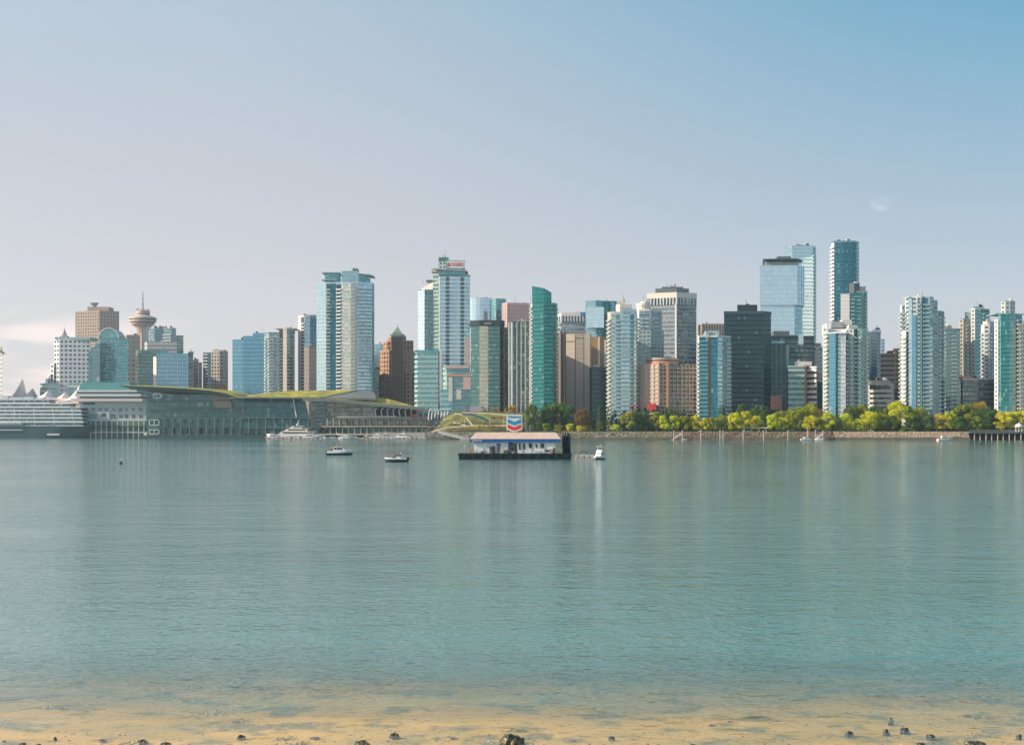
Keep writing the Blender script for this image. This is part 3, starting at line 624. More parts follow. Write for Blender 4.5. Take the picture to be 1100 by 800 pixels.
b.block(325, [(569.8, 4), (571.5, 0), (584, -3), (592.5, -2.2), (597, 1), (598.8, 6)], [(OFFW, [('balc', OFFW, 3.1, [(0, 1)], 1.)]), (GL_GT, [('bands', GL_TEAL, 3.1, .15, .1)]), (GL_GT, [('bands', DTEAL, 3.1, .2, .12)]), (GL_GT, [('bands', DTEAL, 3.1, .2, .12)]), (GL_GT, [('balc', PGREEN, 3.1, [(.1, .9)], 1.)])], par=0)
mb = MB(); fr = [b.P(*p) for p in ((571.6, .2), (584, -2.8), (592.4, -2))]; bk = [b.P(592, 16), b.P(571.8, 16)]
mb.prism(fr + bk, b.z(325.2), [za, (za * .45 + zb * .55) + 1, zb, zb, za]); put('slanted_crown', mb.mesh('slanted_crown', GL_GT), b.root)
a = b.P(569.6, 2); mb = MB(); mb.tube((a[0], 2, 0), (a[0], 2, b.z(318)), .4, .3, 6); put('corner_post', mb.mesh('corner_post', OFFW), b.root); b.done()
# --- centre
b = Bld('office_tower', 'striped grey tower whose white crown has tall slot windows', 1300, 614)
b.block(345, [(598.4, 5), (603, 0), (630, 0)], (GL_GREY, [('bands', GREY, 5, .4, .2)]), par=0)
b.block(338.6, [(598, 5), (603, -.6), (630, -.8)], (GL_DG, [('piers', WHITE, 3.2, 1.2, .5)]), bot=345.2, par=0, name='crown')
mb = MB(); fr = [b.P(*p) for p in ((598, 5), (603, -.9), (630, -1))]; bk = [b.P(629, 24), b.P(599, 24)]; mb.prism(fr + bk, b.z(344.6) + 5.2, [b.z(337.6), b.z(336.4), b.z(334.5), b.z(334.5), b.z(337)]); put('crown_band', mb.mesh('crown_band', WARMW), b.root)
a0, a1 = b.P(623.5, -1.4), b.P(629, -1.4); mb = MB(); mb.box(a0[0], a1[0], -1.6, -1.1, b.z(339.3), b.z(335.4)); put('crown_sign', mb.mesh('crown_sign', solid('blue_sign', (.08, .22, .50))), b.root)
b.done()
b = Bld('office_tower', 'dark brown ribbed tower squeezed between emerald glass and tan concrete', 1080, 604)
b.block(358, [(598.5, 3), (602, 0), (610, 1)], (DBROWN, [('piers', TANP, 3.2, .5, .4)]), par=.5); b.done()
b = Bld('office_tower', 'tan concrete tower with two vertical grooves down its plain face', 1000, 620)
CT = solid('warm_concrete', (.52, .44, .36))
b.block(359.5, [(608, 4), (617.5, 1), (618.4, 1), (626.8, .6), (627.6, .6), (633.8, 0), (635, 3)], [(CT, [('bands', CT, 4, .3, .1)]), (DBROWN, []), (CT, [('bands', CT, 4, .3, .1)]), (DBROWN, []), (CT, [('bands', CT, 4, .3, .1)]), (CT, [])], dep=22, parm=CT)
b.over(b.P(608, 4), b.P(617.5, 1), b.z(367), b.z(366), 'strip', DBROWN, (.05, .98), .14); b.over(b.P(618.4, 1), b.P(626.8, .6), b.z(363.5), b.z(362.6), 'strip', DBROWN, (.02, .95), .14)
b.done()
b = Bld('office_tower', 'folded glass tower of pale and dark teal planes with a cut corner', 1180, 645)
b.block(323, [(629, 3), (640, 0), (646.5, 1.5), (662.5, 5)], [(GL_MIR, []), (GL_TEAL, []), (GL_DTEAL, [])], par=.3)
b.block(329.5, [(629.5, -4), (648.8, -7), (649.3, -3)], [(GL_LB2, []), (GL_TEAL, [])], bot=352, dep=3, par=0, name='folded_plane')
b.block(324.8, [(656, 0), (660.5, 0)], (GL_TEAL, []), dep=4, par=.2, name='facade'); b.done()
b = Bld('office_tower', 'golden brown tower with pale vertical columns below the folded glass tower', 1090, 644)
b.block(362, [(633.5, 0), (642, -.5), (652.5, 1)], (GOLD, []), par=.3)
for q in (642.6, 649.2):
    aa = b.P(q, -1); mb = MB(); mb.box(aa[0], aa[0] + 1.6, -1.4, 1, 0, b.z(361.5 if q < 645 else 365)); put('column', mb.mesh('column', WARMW), b.root)
b.done()
b = Bld('office_block', 'dark green glass mid rise in front of the golden brown tower', 950, 642, 'office')
b.block(395.5, [(633.2, 2), (636, 0), (653, 1)], (GL_DARK, [('bands', DTEAL, 3.7, .25, .15)]), parm=DTEAL); b.done()
b = Bld('apartment_tower', 'pale blue apartment tower with beige stepped roof and a balcony edge at left', 900, 668)
BB = lambda m, sp, d=1.2: ('balc', m, 3.0, sp, d)
b.block(336, [(652.6, 4), (656, 1), (661, 0), (668.5, -.5), (676, 0), (683.5, 4), (684.5, 7)], [(BEIGE, [BB(BEIGE, [(0, 1)], 1.5)]), (GL_RES, [('bands', LTEAL, 3, .3)]), (GL_LB, [('dark', GL_RESD, (.1, .8)), BB(LTEAL, [(.1, .8)], 1.)]), (GL_LB, [('bands', LTEAL, 3, .3, .2)]), (GL_LB, [('dark', GL_RESD, (.15, .65)), BB(LTEAL, [(.15, .65)], 1.)]), (GL_RES, [BB(PGREEN, [(0, .5)], 1.)])])
b.block(327, [(661.5, 3), (666, 1), (679, 2)], (WARMW, [('bands', WARMW, 3, .3, .2)]), bot=336.5, par=0, name='penthouse', dep=14); b.block(323.4, [(663.5, 4), (672, 3)], (BEIGE, []), bot=327.5, par=0, name='penthouse', dep=9); b.block(332, [(668, -1), (684, 2)], (GL_LB, []), bot=337, par=.3, name='penthouse', dep=14); b.done()
b = Bld('apartment_tower', 'pale green apartment tower with white balconies and a rounded cream top', 950, 698)
b.block(333.5, [(683.5, 4), (686.5, 0), (697.5, -1), (699, -.8), (711, 2)], [(WARMW, [BB(WARMW, [(0, 1)], 1.6)]), (GL_RES, [BB(WHITE, [(.08, .45), (.55, .95)], 1.2)]), (WHITE, []), (GL_RES, [BB(PGREEN, [(.25, .8)], 1.2), ('bands', PGREEN, 3, .25)])])
b.block(326, arc(683.5, 699, 3, 3, 5), (WARMW, [('bands', WARMW, 3, .35, .4)]), bot=334, par=.3, name='penthouse', dep=12); b.block(323.5, arc(688, 698, 5, 2, 4), (WARMW, []), bot=326.4, par=0, name='penthouse', dep=8)
b.block(355, [(686, -3), (699, -4), (713, 0)], (GL_RES, [('grid', PGREEN, 3.0, 2.8, GL_RESD, (.7, .6))]), dep=8, par=.8); b.done()
b = Bld('office_tower', 'grey striped office tower with a white slotted crown and dark roof cap', 1100, 722)
b.block(327, [(695.5, 9), (727, 0), (748, 8)], [(GL_GREY, [('bands', GREY, 4, .42, .25)]), (GL_DG, [('bands', GREY, 4, .35, .25)])], dep=26, par=0)  # right face takes darker glass, standing in for its shaded side
b.block(319.3, [(695.3, 9), (727, -.4), (748.2, 8)], (GL_DG, [('piers', WHITE, 3.0, .9, .6)]), bot=327.2, par=0, name='crown', dep=26); b.block(313.8, [(695, 9), (727, -1), (748.5, 8)], (WARMW, []), bot=319.6, par=0, name='crown_band', dep=26, roofm=OFFW)
b.over(b.P(695.5, 9), b.P(727, 0), 0, b.z(327), 'corner', WHITE, 1.6, 'R', .6); b.block(309.5, [(704, 14), (727, 10), (740, 13)], (DGREY, []), bot=314, par=0, name='roof_cap', dep=14); b.block(308, [(711, 15), (734, 14)], (DGREY, []), bot=309.8, par=0, name='roof_cap', dep=9); b.done()
b = Bld('hotel', 'pink brown hotel with balcony grid and a rounded drum on its roof', 900, 718, 'hotel')
GB = lambda m: [('grid', m, 3.1, 2.6, WIN, (.68, .58)), ]
b.block(391.5, [(686.8, 9), (702, 2), (707.8, 0)], (BEIGE, [('piers', solid('rose_panel', (.50, .38, .31)), 3.4, .6, .6), ('bands', solid('rose_panel', (.50, .38, .31)), 3.1, .42, .5)]), dep=20, parm=SALMON)
b.block(391, [(707.9, 0), (716, 1)], (GL_DG, [('piers', solid('rose_tan', (.46, .34, .28)), 2.8, .5, .9), ('bands', solid('rose_tan', (.46, .34, .28)), 3.1, .35, .5)]), dep=20)
b.block(389, [(715.8, -1.5), (718.2, -1.5)], (SALMON, []), dep=6, par=0, name='service_shaft')
b.block(391.5, [(718.3, 1), (732, 3), (747.8, 7)], (GL_DG, [('piers', solid('rose_tan', (.46, .34, .28)), 2.9, .5, .9), ('bands', solid('rose_tan', (.46, .34, .28)), 3.1, .35, .5)]), dep=20)
mb = MB(); c0 = b.P(711.5, 10); kk = .7; zz = lambda py: b.z(py, 4)
mb.lathe(c0[0], 12, [(11.5, zz(393)), (11.5, zz(390.4)), (11.9, zz(390.3), 1), (11.9, zz(388.2), 1), (11.3, zz(388.1), 2), (11.3, zz(386.7), 2), (12, zz(386.6), 0), (12, zz(384.4), 0), (0, zz(384.4), 0)], 40)
put('roof_drum', mb.mesh('roof_drum', [TANP, SALMON, DGREY]), b.root)
aa, bb = b.P(696.3, -3), b.P(705, -3); mb = MB(); mb.hexa([(aa[0], -3, b.z(440)), (bb[0], -3, b.z(440)), (bb[0], 2, b.z(440)), (aa[0], 2, b.z(440))], [(aa[0] + .4, -2, b.z(433.5)), (bb[0] - .4, -2, b.z(433.5)), (bb[0] - .4, 2, b.z(433.5)), (aa[0] + .4, 2, b.z(433.5))]); put('awning', mb.mesh('awning', RED), b.root, label='red entrance awning'); b.done()
b = Bld('office_block', 'beige ribbed block peeking up behind the teal apartment tower and the black tower', 1150, 764, 'office')
b.block(348.5, [(749.5, 3), (754, 0), (778.5, 1)], (GL_DG, [('piers', TANP, 2.6, 1.1, .6), ]), parm=TANP); b.done()
b = Bld('apartment_tower', 'teal glass apartment tower with a brown vertical stripe left of the black tower', 890, 767)
b.block(361.5, [(749.4, 3), (751, 0), (760.5, -.6), (764, -.6), (771, -1.5), (776, 0), (785, 3)], [(OFFW, [BB(OFFW, [(0, 1)], 1.)]), (GL_DTEAL, [('bands', LTEAL, 3, .18, .12)]), (solid('brown_stripe', (.10, .07, .07)), []), (GL_DTEAL, []), (GL_LB, [('bands', LTEAL, 3, .25, .2)]), (GL_RESD, [BB(OFFW, [(.4, 1)], 1.3)])])
b.rbox(758, 762, 355.5, 361.6, 3, 6, LTEAL); b.rbox(763, 772.5, 355.2, 361.6, 4, 8, PGREEN); b.done()
b = Bld('office_tower', 'black glass office tower with a flat dark roof box', 930, 803)
b.block(335, [(777.8, 1.5), (820.5, 0), (828.2, 7)], [(GL_DARK, [('bands', BLACKM, 3.7, .16, .12), ('piers', BLACKM, 1.6, .16, .2)]), (GL_DARK, [('bands', DTEAL, 3.7, .3, .15)])], par=0, dep=26)
b.block(334, [(777.4, 1.1), (820.8, -.5), (828.7, 7)], (DTEAL, [('piers', DGREY, 1.6, .3, .15)]), bot=336.6, par=0, name='cornice', dep=27); b.block(327.6, [(792, 8), (813.5, 8)], (BLACKM, [('piers', DTEAL, 2, .2, .1)]), bot=334.2, par=.2, name='roof_box', dep=10); b.done()
# --- right
b = Bld('office_tower', 'mirror pale blue glass tower made of two stacked shifted boxes', 1060, 840)
b.block(328.3, [(816.8, 1), (853.5, 0), (861.5, 6)], [(GL_LB2, []), (GL_MIR, [])], bot=360, par=0, name='lower_box')
b.block(285.2, [(816.2, .5), (855.5, -1.5), (863.6, 6)], [(GL_LB2, []), (GL_LB2, [('piers', LTEAL, 3, .3, .2)])], bot=327.6, par=.3, name='upper_box')
mb = MB(); fr = [b.P(*p) for p in ((819.5, 1), (856, 0), (862, 5))]; bk = [b.P(861, 20), b.P(821, 20)]; z0 = b.z(285)
mb.prism(fr + bk, z0 + 5, [z0 + 5.8, b.z(277.4), b.z(280), b.z(278), z0 + 6.5]); put('slanted_crown', mb.mesh('slanted_crown', DTEAL), b.root); b.rbox(822, 858, 281.4, 285.4, 6, 12, PGREEN); b.rbox(819.8, 821.6, 280, 285.3, 1.5, 3, DTEAL); b.rbox(835, 850, 275.5, 281, 8, 6, DGREY, 'roof_unit')
b.block(360, [(818.5, 3), (860, 3)], (GL_DG, []), par=0, dep=18, name='base'); b.done()
b = Bld('office_tower', 'tallest pale blue glass slab behind the stacked mirror boxes', 1200, 860)
b.block(265.4, [(842.8, 3), (851, 0), (873.5, 1), (876.3, 5)], [(GL_LB, []), (GL_LB2, [('bands', LTEAL, 3.6, .2, .1)]), (GL_TEAL, [('balc', OFFW, 3.6, [(0, 1)], 1.)])], par=1.5)
b.block(263.7, [(858, 3), (876, 6)], (GL_LB, []), bot=266, par=0, name='crown', dep=12)
a = b.P(857, 3); mb = MB(); mb.tube((a[0], 6, b.z(265.6)), (a[0], 6, b.z(262)), .5); mb.tube((a[0] - 1, 6, b.z(261.4)), (a[0] + 9, 6, b.z(263.6)), .35, .5); put('roof_crane', mb.mesh('roof_crane', DGREY), b.root); b.done()
b = Bld('office_block', 'dark flat podium block beneath the stacked mirror box tower', 1000, 852, 'office')
b.block(362, [(828.5, 3), (874.5, 4)], (GL_DG, [('bands', DTEAL, 4, .3)]), dep=20, parm=DTEAL); b.canopy(828, 875.5, 360.6, 2, 22, .9, DTEAL); b.rbox(831, 848, 355.5, 361, 6, 8, DGREY); b.rbox(858, 863, 359, 370, 0, 5, GL_LB2, 'glass_bay'); b.rbox(843, 846.5, 371, 395, 1, 6, GL_LB2, 'glass_bay'); b.done()
b = Bld('office_tower', 'dark green tower with a lattice of vertical piers beside the black tower', 940, 838)
b.block(370, [(828.4, 2), (845, 0), (847.5, 3)], [(GL_DARK, [('piers', solid('pier_green', (.20, .27, .26)), 3.6, .9, .5), ('bands', DTEAL, 3.6, .4, .2)]), (PGREEN, [])], parm=DTEAL); b.block(366, [(829, 6), (843, 6)], (GL_TEAL, []), bot=370.5, dep=8, par=0, name='penthouse'); b.rbox(828, 840, 425, 440, -6, 6, SALMON, 'entrance_block'); b.done()
b = Bld('apartment_tower', 'cream residential block with open balconies behind the white ribbon office', 1010, 868)
b.block(373, [(848, 4), (860, 0), (884, 2)], (WARMW, [('grid', WARMW, 3.2, 4.2, GL_RESD, (.55, .5)), ('balc', WARMW, 3.2, [(.1, .35), (.6, .85)], 1.2, WHITE)])); b.rbox(868, 882, 368.5, 373.2, 4, 8, TANP); b.done()
b = Bld('office_block', 'stepped office with broad white ribbon bands lit on its right wing', 920, 860, 'office')
b.block(394, [(846.5, .5), (864.3, 0)], (GL_DTEAL, [('bands', PGREEN, 4.1, .5, .6)]), parm=PGREEN, dep=24)  # left wing's shade is put into the colour: pale green bands, teal glass
b.block(394.5, [(866.4, 8), (877.4, 0)], (GL_DG, [('bands', WHITE, 4.1, .55, .6)]), parm=WHITE, dep=18); b.rbox(864.2, 866.6, 392, 445, 3, 8, TANP, 'service_shaft')
b.block(389.5, [(853, 6), (872, 6)], (GL_DTEAL, [('bands', WHITE, 4.1, .5, .5)]), bot=394.6, dep=12, parm=WHITE, name='upper_storey'); b.rbox(847.5, 853.5, 386.5, 394, 5, 8, DTEAL); b.done()
b = Bld('office_block', 'small dark glass block with white roof edge beside the ribbon banded office', 930, 882, 'office')
b.block(409.5, [(877.6, 1), (886.5, 2)], (GL_DARK, [('piers', LTEAL, 4, .3, .2)]), parm=WHITE); b.rbox(877.6, 886.4, 400, 409, 6, 8, PINK); b.done()
b = Bld('hotel_tower', 'tallest dark teal glass tower with saw edged white balconies up its left side', 1150, 908, 'tower')
b.block(260, [(893.2, 5), (896, 0), (905, -1.6), (915, -1.4), (920, 0), (922.6, 5)], [(WHITE, []), (GL_DTEAL, [('bands', solid('mid_teal_panel', (.05, .22, .26), .5), 3.6, .14, .2)]), (GL_DTEAL, [('bands', solid('mid_teal_panel', (.05, .22, .26), .5), 3.6, .14, .2)]), (GL_DTEAL, [('bands', solid('mid_teal_panel', (.05, .22, .26), .5), 3.6, .14, .2)]), (GL_TEAL, [('balc', PGREEN, 3.6, [(0, 1)], .6)])], par=1.2, parm=GL_TEAL)
mb = MB(); A, B_ = b.P(893.6, 4.4), b.P(896.3, -.4); mb.slab(A, B_, 0, 1, 0, .45, -.2, 2.4); mb.slab(A, B_, 0, 1, .45, 1.3, 2.2, 2.3); me = mb.mesh('balcony', WHITE); b.rep('balcony', me, [(0, 0, 3.6 * q + 2) for q in range(int(b.z(262) / 3.6))])
b.block(258.6, [(896, 3), (918, 2)], (DTEAL, []), bot=260.4, par=0, name='roof_cap', dep=14); b.done()
b = Bld('apartment_tower', 'stepped teal glass tower with a blank white slab face and grey roof box', 1010, 918)
b.block(316, [(903, 1), (912.6, 0)], (WHITE, [('bands', WARMW, 3.2, .2, .1)]), par=.4); b.block(315, [(912.7, 1), (925.4, .5)], (GL_GT, [('bands', LTEAL, 3.2, .2, .2), ('balc', LTEAL, 3.2, [(.1, .4)], 1.)]), par=.4)
b.block(313, [(920.5, 3), (930.8, 4), (931.8, 7)], [(PGREEN, [('dark', GL_GT, (.1, .45)), ('dark', GL_GT, (.72, .92)), ('balc', PGREEN, 3.2, [(.72, .95)], 1.)]), (OFFW, [])], par=.4); b.block(304, [(912.2, 5), (917.5, 3), (923.5, 5)], (DGREY, []), bot=316, par=0, name='roof_box', dep=9); b.block(308, [(923.4, 6), (930, 7)], (PGREEN, []), bot=313.6, par=.3, name='roof_box', dep=6); b.done()
b = Bld('apartment_tower', 'large blue fronted tower with sloped white crown and dense grey balconies', 870, 907)
b.block(352, [(884, 4), (889.2, 1.5)], (BEIGE, [('grid', OFFW, 3, 2.4, GL_RESD, (.6, .6)), BB(OFFW, [(.1, .9)], 1.2)]), par=.5, name='side_wing')
b.block(358.5, [(888.8, 3), (890.5, -1), (897.5, -3), (900.2, -1.5), (908.6, -3.2), (911.5, 1)], [(GL_RESD, []), (GL_BLUE, []), (GL_DTEAL, []), (glass('lavender_grey_glass', (.42, .50, .58), (.60, .66, .70), 1.2, 2.9, .3, (.38, .42, .46), blinds=.3), [('bands', OFFW, 2.9, .14, .2)]), (GL_RESD, [BB(OFFW, [(.2, .9)], 1.)])], par=0)
mb = MB(); fr = [b.P(*p) for p in ((888.2, 2.5), (890.3, -1.6), (897.6, -3.6), (908.8, -3.8), (912.5, 1.4))]; bk = [b.P(911.5, 20), b.P(889.5, 20)]; zc = b.z(358)
mb.prism(fr + bk, b.z(358.6), [zc, zc, zc, zc - .0 + .2, zc + .2, b.z(348.5), b.z(348.5)]); put('sloped_crown', mb.mesh('sloped_crown', WHITE), b.root); b.rbox(888.4, 890, 347.5, 358, 1, 14, WHITE, 'crown_wall'); b.rbox(893, 905, 345.5, 352, 12, 8, GREY)
b.block(353.5, [(911.6, 1.5), (917, 0), (921, 2), (926, 0), (932.3, 3)], [(GL_RESD, [('grid', OFFW, 2.9, 2.2, GL_RESD, (.6, .65)), BB(OFFW, [(.3, .9)], 1.2)]), (GL_DG, [BB(GREY, [(0, 1)], 1.2)]), (GL_RESD, [BB(OFFW, [(.3, .9)], 1.3)]), (GL_RESD, [('bands', GREY, 2.9, .3), BB(OFFW, [(.55, 1)], 1.2)])], par=.6); b.rbox(912, 921, 349, 354, 6, 8, PGREEN); b.rbox(905, 915, 343.5, 349.5, 14, 8, OFFW); b.done()
b = Bld('apartment_tower', 'white balcony tower with one dark blue glass panel low down', 1080, 939)
b.block(357, [(932, 2), (936, 0), (942, -.4), (945.8, 2)], [(OFFW, [('grid', OFFW, 3, 2.4, GL_RESD, (.6, .55))]), (GL_RES, [BB(OFFW, [(.05, .95)], 1.3)]), (OFFW, [('grid', OFFW, 3, 2.4, GL_RESD, (.6, .55))])]); b.block(354.5, [(937, 3), (946.5, 3)], (GL_LB, []), bot=357.5, dep=8, par=.3, name='penthouse')
aa, bb = b.P(934.6, -1.6), b.P(942, -1.6); mb = MB(); mb.box(aa[0], bb[0], -2.2, .4, b.z(409), b.z(394.5)); put('glass_panel', mb.mesh('glass_panel', GL_BLUE), b.root)
b.block(365, [(946.6, 4), (950.3, 5)], (GL_LB, [('bands', WHITE, 3, .3)])); b.done()
b = Bld('office_tower', 'golden tan banded tower rising right of the white balcony tower', 1020, 958)
b.block(380.5, [(945.9, 3), (952, 0), (960.8, 1)], (DBROWN, [('bands', TAN, 4, .5, .4)]), parm=TAN); b.block(377, [(960.9, 1), (972, 3)], (DBROWN, [('bands', GOLD, 4, .5, .4), ('piers', GOLD, 5, 1, .5)]), parm=GOLD); b.rbox(955, 960, 376.6, 380.8, 4, 7, DBROWN); b.rbox(962, 968, 374, 377.2, 4, 7, TAN); b.done()
b = Bld('office_block', 'low white office with dark ribbon windows just above the tree line', 900, 945, 'office')
b.block(413, [(929.5, 9), (933, 6.5), (959.5, -2), (960.8, 3)], [(WHITE, []), (GL_DG, [('bands', WHITE, 3.6, .58, .4), ('piers', WHITE, 9, .9, .42)]), (OFFW, [])], parm=OFFW); b.block(409, [(932, 4), (956.5, 4)], (OFFW, []), bot=413.2, dep=12, par=.4, name='roof_storey'); b.block(418, [(961, 5), (969.5, 6)], (GL_DG, [('bands', GREY, 3.6, .4)]), par=.3); b.done()
WB = lambda a, c_, d=1.3: ('balc', OFFW, 2.95, [(a, c_)], d)
b = Bld('apartment_tower', 'broad residential tower of blue glass bays and stacked white balconies', 860, 990)
b.block(328, [(966.8, 5), (969, 2), (972.5, 1.5)], [(OFFW, [WB(0, 1)]), (GL_RES, [WB(.1, .9)])], par=.5); b.block(356, [(968.5, 0), (973.5, -1.5)], (WHITE, [('balc', WHITE, 2.95, [(.1, .9)], 1.2, WHITE), ('bands', WHITE, 2.95, .4, .2)]), par=.5, dep=8)
b.block(320.3, [(972.6, 1.5), (976, -1), (979.5, -2)], [(GL_RES, [('bands', OFFW, 2.95, .3), ('corner', WHITE, .8, 'L')]), (GL_LB, [('bands', LTEAL, 2.95, .3)])], par=.6)
b.block(338, [(979.3, -3), (984, -4.2)], (GL_BLUE, []), par=0, dep=8)
b.block(319.5, [(979.6, -1.5), (984.2, -2.5), (989, -3.2), (994, -2.4), (998.5, -2.5), (1001.5, -1)], [(GL_RES, [('bands', OFFW, 2.95, .3)]), (GL_RES, [WB(.0, .85), ('corner', WHITE, .8, 'L')]), (GL_DTEAL, [WB(.5, 1), ('corner', WHITE, .7, 'L')]), (GL_RESD, [WB(.0, 1, 1.6), ('corner', OFFW, .6, 'R')]), (GL_MIR, [('bands', LTEAL, 2.95, .3)])], par=.8, parm=OFFW)
b.block(323, [(1001.6, -.5), (1007, 1)], (GL_RES, [('bands', PGREEN, 2.95, .3), ('corner', OFFW, .6, 'R')]), par=.5); b.block(334.5, [(1007.1, 1.5), (1011, 2), (1014.4, 6)], [(GL_RESD, [WB(.0, 1)]), (GL_DG, [WB(.2, .9)])], par=.5)
b.canopy(976, 1000, 318.5, 4, 12, .6, OFFW); b.rbox(981, 1003, 318.6, 324, 6, 10, LTEAL); b.done()
b = Bld('apartment_tower', 'plain teal grey tower with fine floor lines right of the broad residential tower', 930, 1022)
b.block(354, [(1012, 4), (1016, 0), (1031.5, 2)], (GL_RESD, [('bands', LTEAL, 3, .28, .25), ('balc', LTEAL, 3, [(.4, .75)], 1.)])); b.block(351.6, [(1014, 5), (1023, 5)], (PINK, []), bot=354.2, dep=9, par=.3, name='penthouse'); b.done()
b = Bld('apartment_tower', 'pair of joined residential shafts, beige left and taller green glass right', 960, 1046)
b.block(343, [(1030.8, 4), (1035, 0), (1043, 1)], (GL_RESD, [('grid', TANP, 3, 2.4, GL_RESD, (.6, .55)), WB(.3, .6)]), par=.6); b.block(336, [(1036.5, 4), (1042.5, 4)], (GL_RES, []), bot=343.2, dep=8, par=.5, name='penthouse')
b.block(332, [(1043.1, 0), (1047.5, -2), (1054, -1.6), (1063, 3)], [(OFFW, [('grid', OFFW, 3, 2.2, GL_RESD, (.5, .55))]), (GL_TEAL, [('bands', LTEAL, 3, .25)]), (GL_GT, [WB(.1, .4), ('bands', PGREEN, 3, .25)])], par=.6); b.block(329.8, [(1046, 3), (1057, 3)], (GL_TEAL, [('piers', PGREEN, 1.6, .3)]), bot=332.2, dep=10, par=.3, name='penthouse'); b.done()
b = Bld('apartment_tower', 'grey white balcony tower with a curved rooftop left of the emerald fronted tower', 900, 1062)
b.block(349.5, [(1053.8, 3), (1057, 0), (1063, -1), (1070, 2)], [(OFFW, [WB(.1, .9)]), (GL_RESD, [('grid', WHITE, 3, 2.2, GL_RESD, (.65, .55)), WB(.55, .95)]), (GL_RESD, [('grid', WHITE, 3, 2.2, GL_RESD, (.65, .55)), WB(.1, .5)])], par=.6); b.block(345.5, arc(1055.5, 1069, 3, 3, 5), (OFFW, []), bot=349.6, dep=9, par=.3, name='penthouse'); b.done()
b = Bld('office_block', 'dark grey glass mid rise with thin horizontal lines above the trees', 880, 1051, 'office')
b.block(407.5, [(1031.8, 2), (1034, 0), (1068.8, 1)], (GL_DG, [('bands', DGREY, 3.5, .35, .25)]), parm=GREY); b.rbox(1034, 1042, 404, 407.6, 4, 8, BROWN); b.done()
b = Bld('apartment_tower', 'emerald glass fronted tower with white window edge at the right of the skyline', 850, 1084)
b.block(344, [(1068.3, 2), (1072.5, 0)], (WHITE, [('grid', WHITE, 2.95, 1.5, GL_RESD, (.5, .5))]), par=.4)
b.block(337.3, [(1072.6, .5), (1075, -1), (1084.5, -2), (1091, -1), (1098, 3)], [(GL_TEAL, []), (GL_GT, [('bands', GL_TEAL, 2.95, .12, .08)]), (GL_TEAL, [('bands', PGREEN, 2.95, .2, .2)]), (GL_RESD, [WB(.1, .9)])], par=.5)
b.canopy(1070, 1101, 336.2, 2, 18, .6, LTEAL, 337); b.block(323.6, [(1075.5, 6), (1080, 4), (1085, 4), (1090, 6)], (GL_RES, [('grid', OFFW, 2.95, 2.2, GL_RESD, (.6, .6))]), bot=337.4, dep=9, par=.4, name='penthouse'); b.done()
b = Bld('apartment_tower', 'beige balcony tower cut by the right edge of the view', 845, 1103)
b.block(348.5, [(1094.5, 0), (1112, 1)], (BEIGE, [('grid', BEIGE, 2.95, 2.0, GL_RESD, (.6, .5)), ('balc', OFFW, 2.95, [(.05, .4)], 1.2)])); b.done()
# ================================================================ waterfront
def W(px, py, Y): return (wx(px, Y), Y, wz(py, Y))
def bx(px0, px1, py0, py1, Y, dep, mat, name, parent, o=(0, 0, 0), mb=None):
    m = mb or MB(); m.box(wx(px0, Y) - o[0], wx(px1, Y) - o[0], Y - o[1], Y + dep - o[1], wz(py1, Y) - o[2], wz(py0, Y) - o[2])
    if mb is None: return put(name, m.mesh(name, mat), parent)
# --- cruise ship
Y0 = 1035; o = (wx(45, Y0), Y0, 0)
ship = empty('cruise_ship', o, 'long cruise ship with dark teal hull and stacked white decks moored at the left', 'ship')
HULL = solid('dark_teal_hull', (.035, .10, .115), .4); SHW = solid('ship_white', (.60, .64, .66), .5)
mb = MB(); x0, x1 = wx(-60, Y0) - o[0], wx(91, Y0) - o[0]; zt = wz(457.5, Y0)
sec = []
for x, w0, w1, rise in ((x0, 12, 13, 0), (x1 - 38, 13, 14, 0), (x1 - 16, 10, 13, .4), (x1, .6, 5, 1.2)):
    sec.append([(x, 15 - w0, -1), (x + (3 if x == x1 else 0), 15 - w1, zt + rise), (x + (3 if x == x1 else 0), 15 + w1, zt + rise), (x, 15 + w0, -1)])
for i in range(3):
    a, c_ = sec[i], sec[i + 1]; mb.face([a[0], c_[0], c_[1], a[1]]); mb.face([a[1], c_[1], c_[2], a[2]]); mb.face([a[3], a[2], c_[2], c_[3]]); mb.face([a[0], a[3], c_[3], c_[0]])
mb.face(sec[0]); mb.face(sec[-1][::-1]); hull = put('hull', mb.mesh('hull', HULL), ship)
bx(-55, 24, 461.2, 462.2, Y0 + .6, .5, SHW, 'hull_stripe', hull, (0, 0, 0)).location = (-o[0], -o[1], 0)
SHG = glass('ship_windows', (.03, .09, .10), (.08, .16, .17), 2.2, 3, .1, (.05, .1, .1), blinds=.25)
for i, (a, c_, y0, y1, yy) in enumerate(((-60, 89, 452.6, 457.6, 4), (-60, 88, 448.6, 452.6, 4.5), (-60, 87, 444.7, 448.6, 5), (-60, 86, 440.8, 444.7, 6), (-60, 85, 436.9, 440.8, 7), (-60, 72, 432.8, 436.9, 8.5), (-60, 50, 428.2, 432.8, 10))):
    m = MB(); X0, X1 = wx(a, Y0) - o[0], wx(c_, Y0) - o[0]; z0, z1 = wz(y1, Y0), wz(y0, Y0); h = z1 - z0
    m.box(X0, X1 - 1.5, yy - 1, 28 - yy * .4, z0, z1 - h * .28, 1); m.box(X0, X1, yy - 2.4, 29 - yy * .4, z1 - h * .30, z1, 0); m.box(X0, X1, yy - 2.4, yy - 2.2, z0, z0 + h * .22, 0)
    for j in range(7):
        xx = X0 + (X1 - X0) * (j + .5) / 7; m.box(xx, xx + .5, yy - 2.3, yy - 1, z0, z1 - .1)
    put('deck', m.mesh('deck', [SHW, SHG], merge=False), ship)
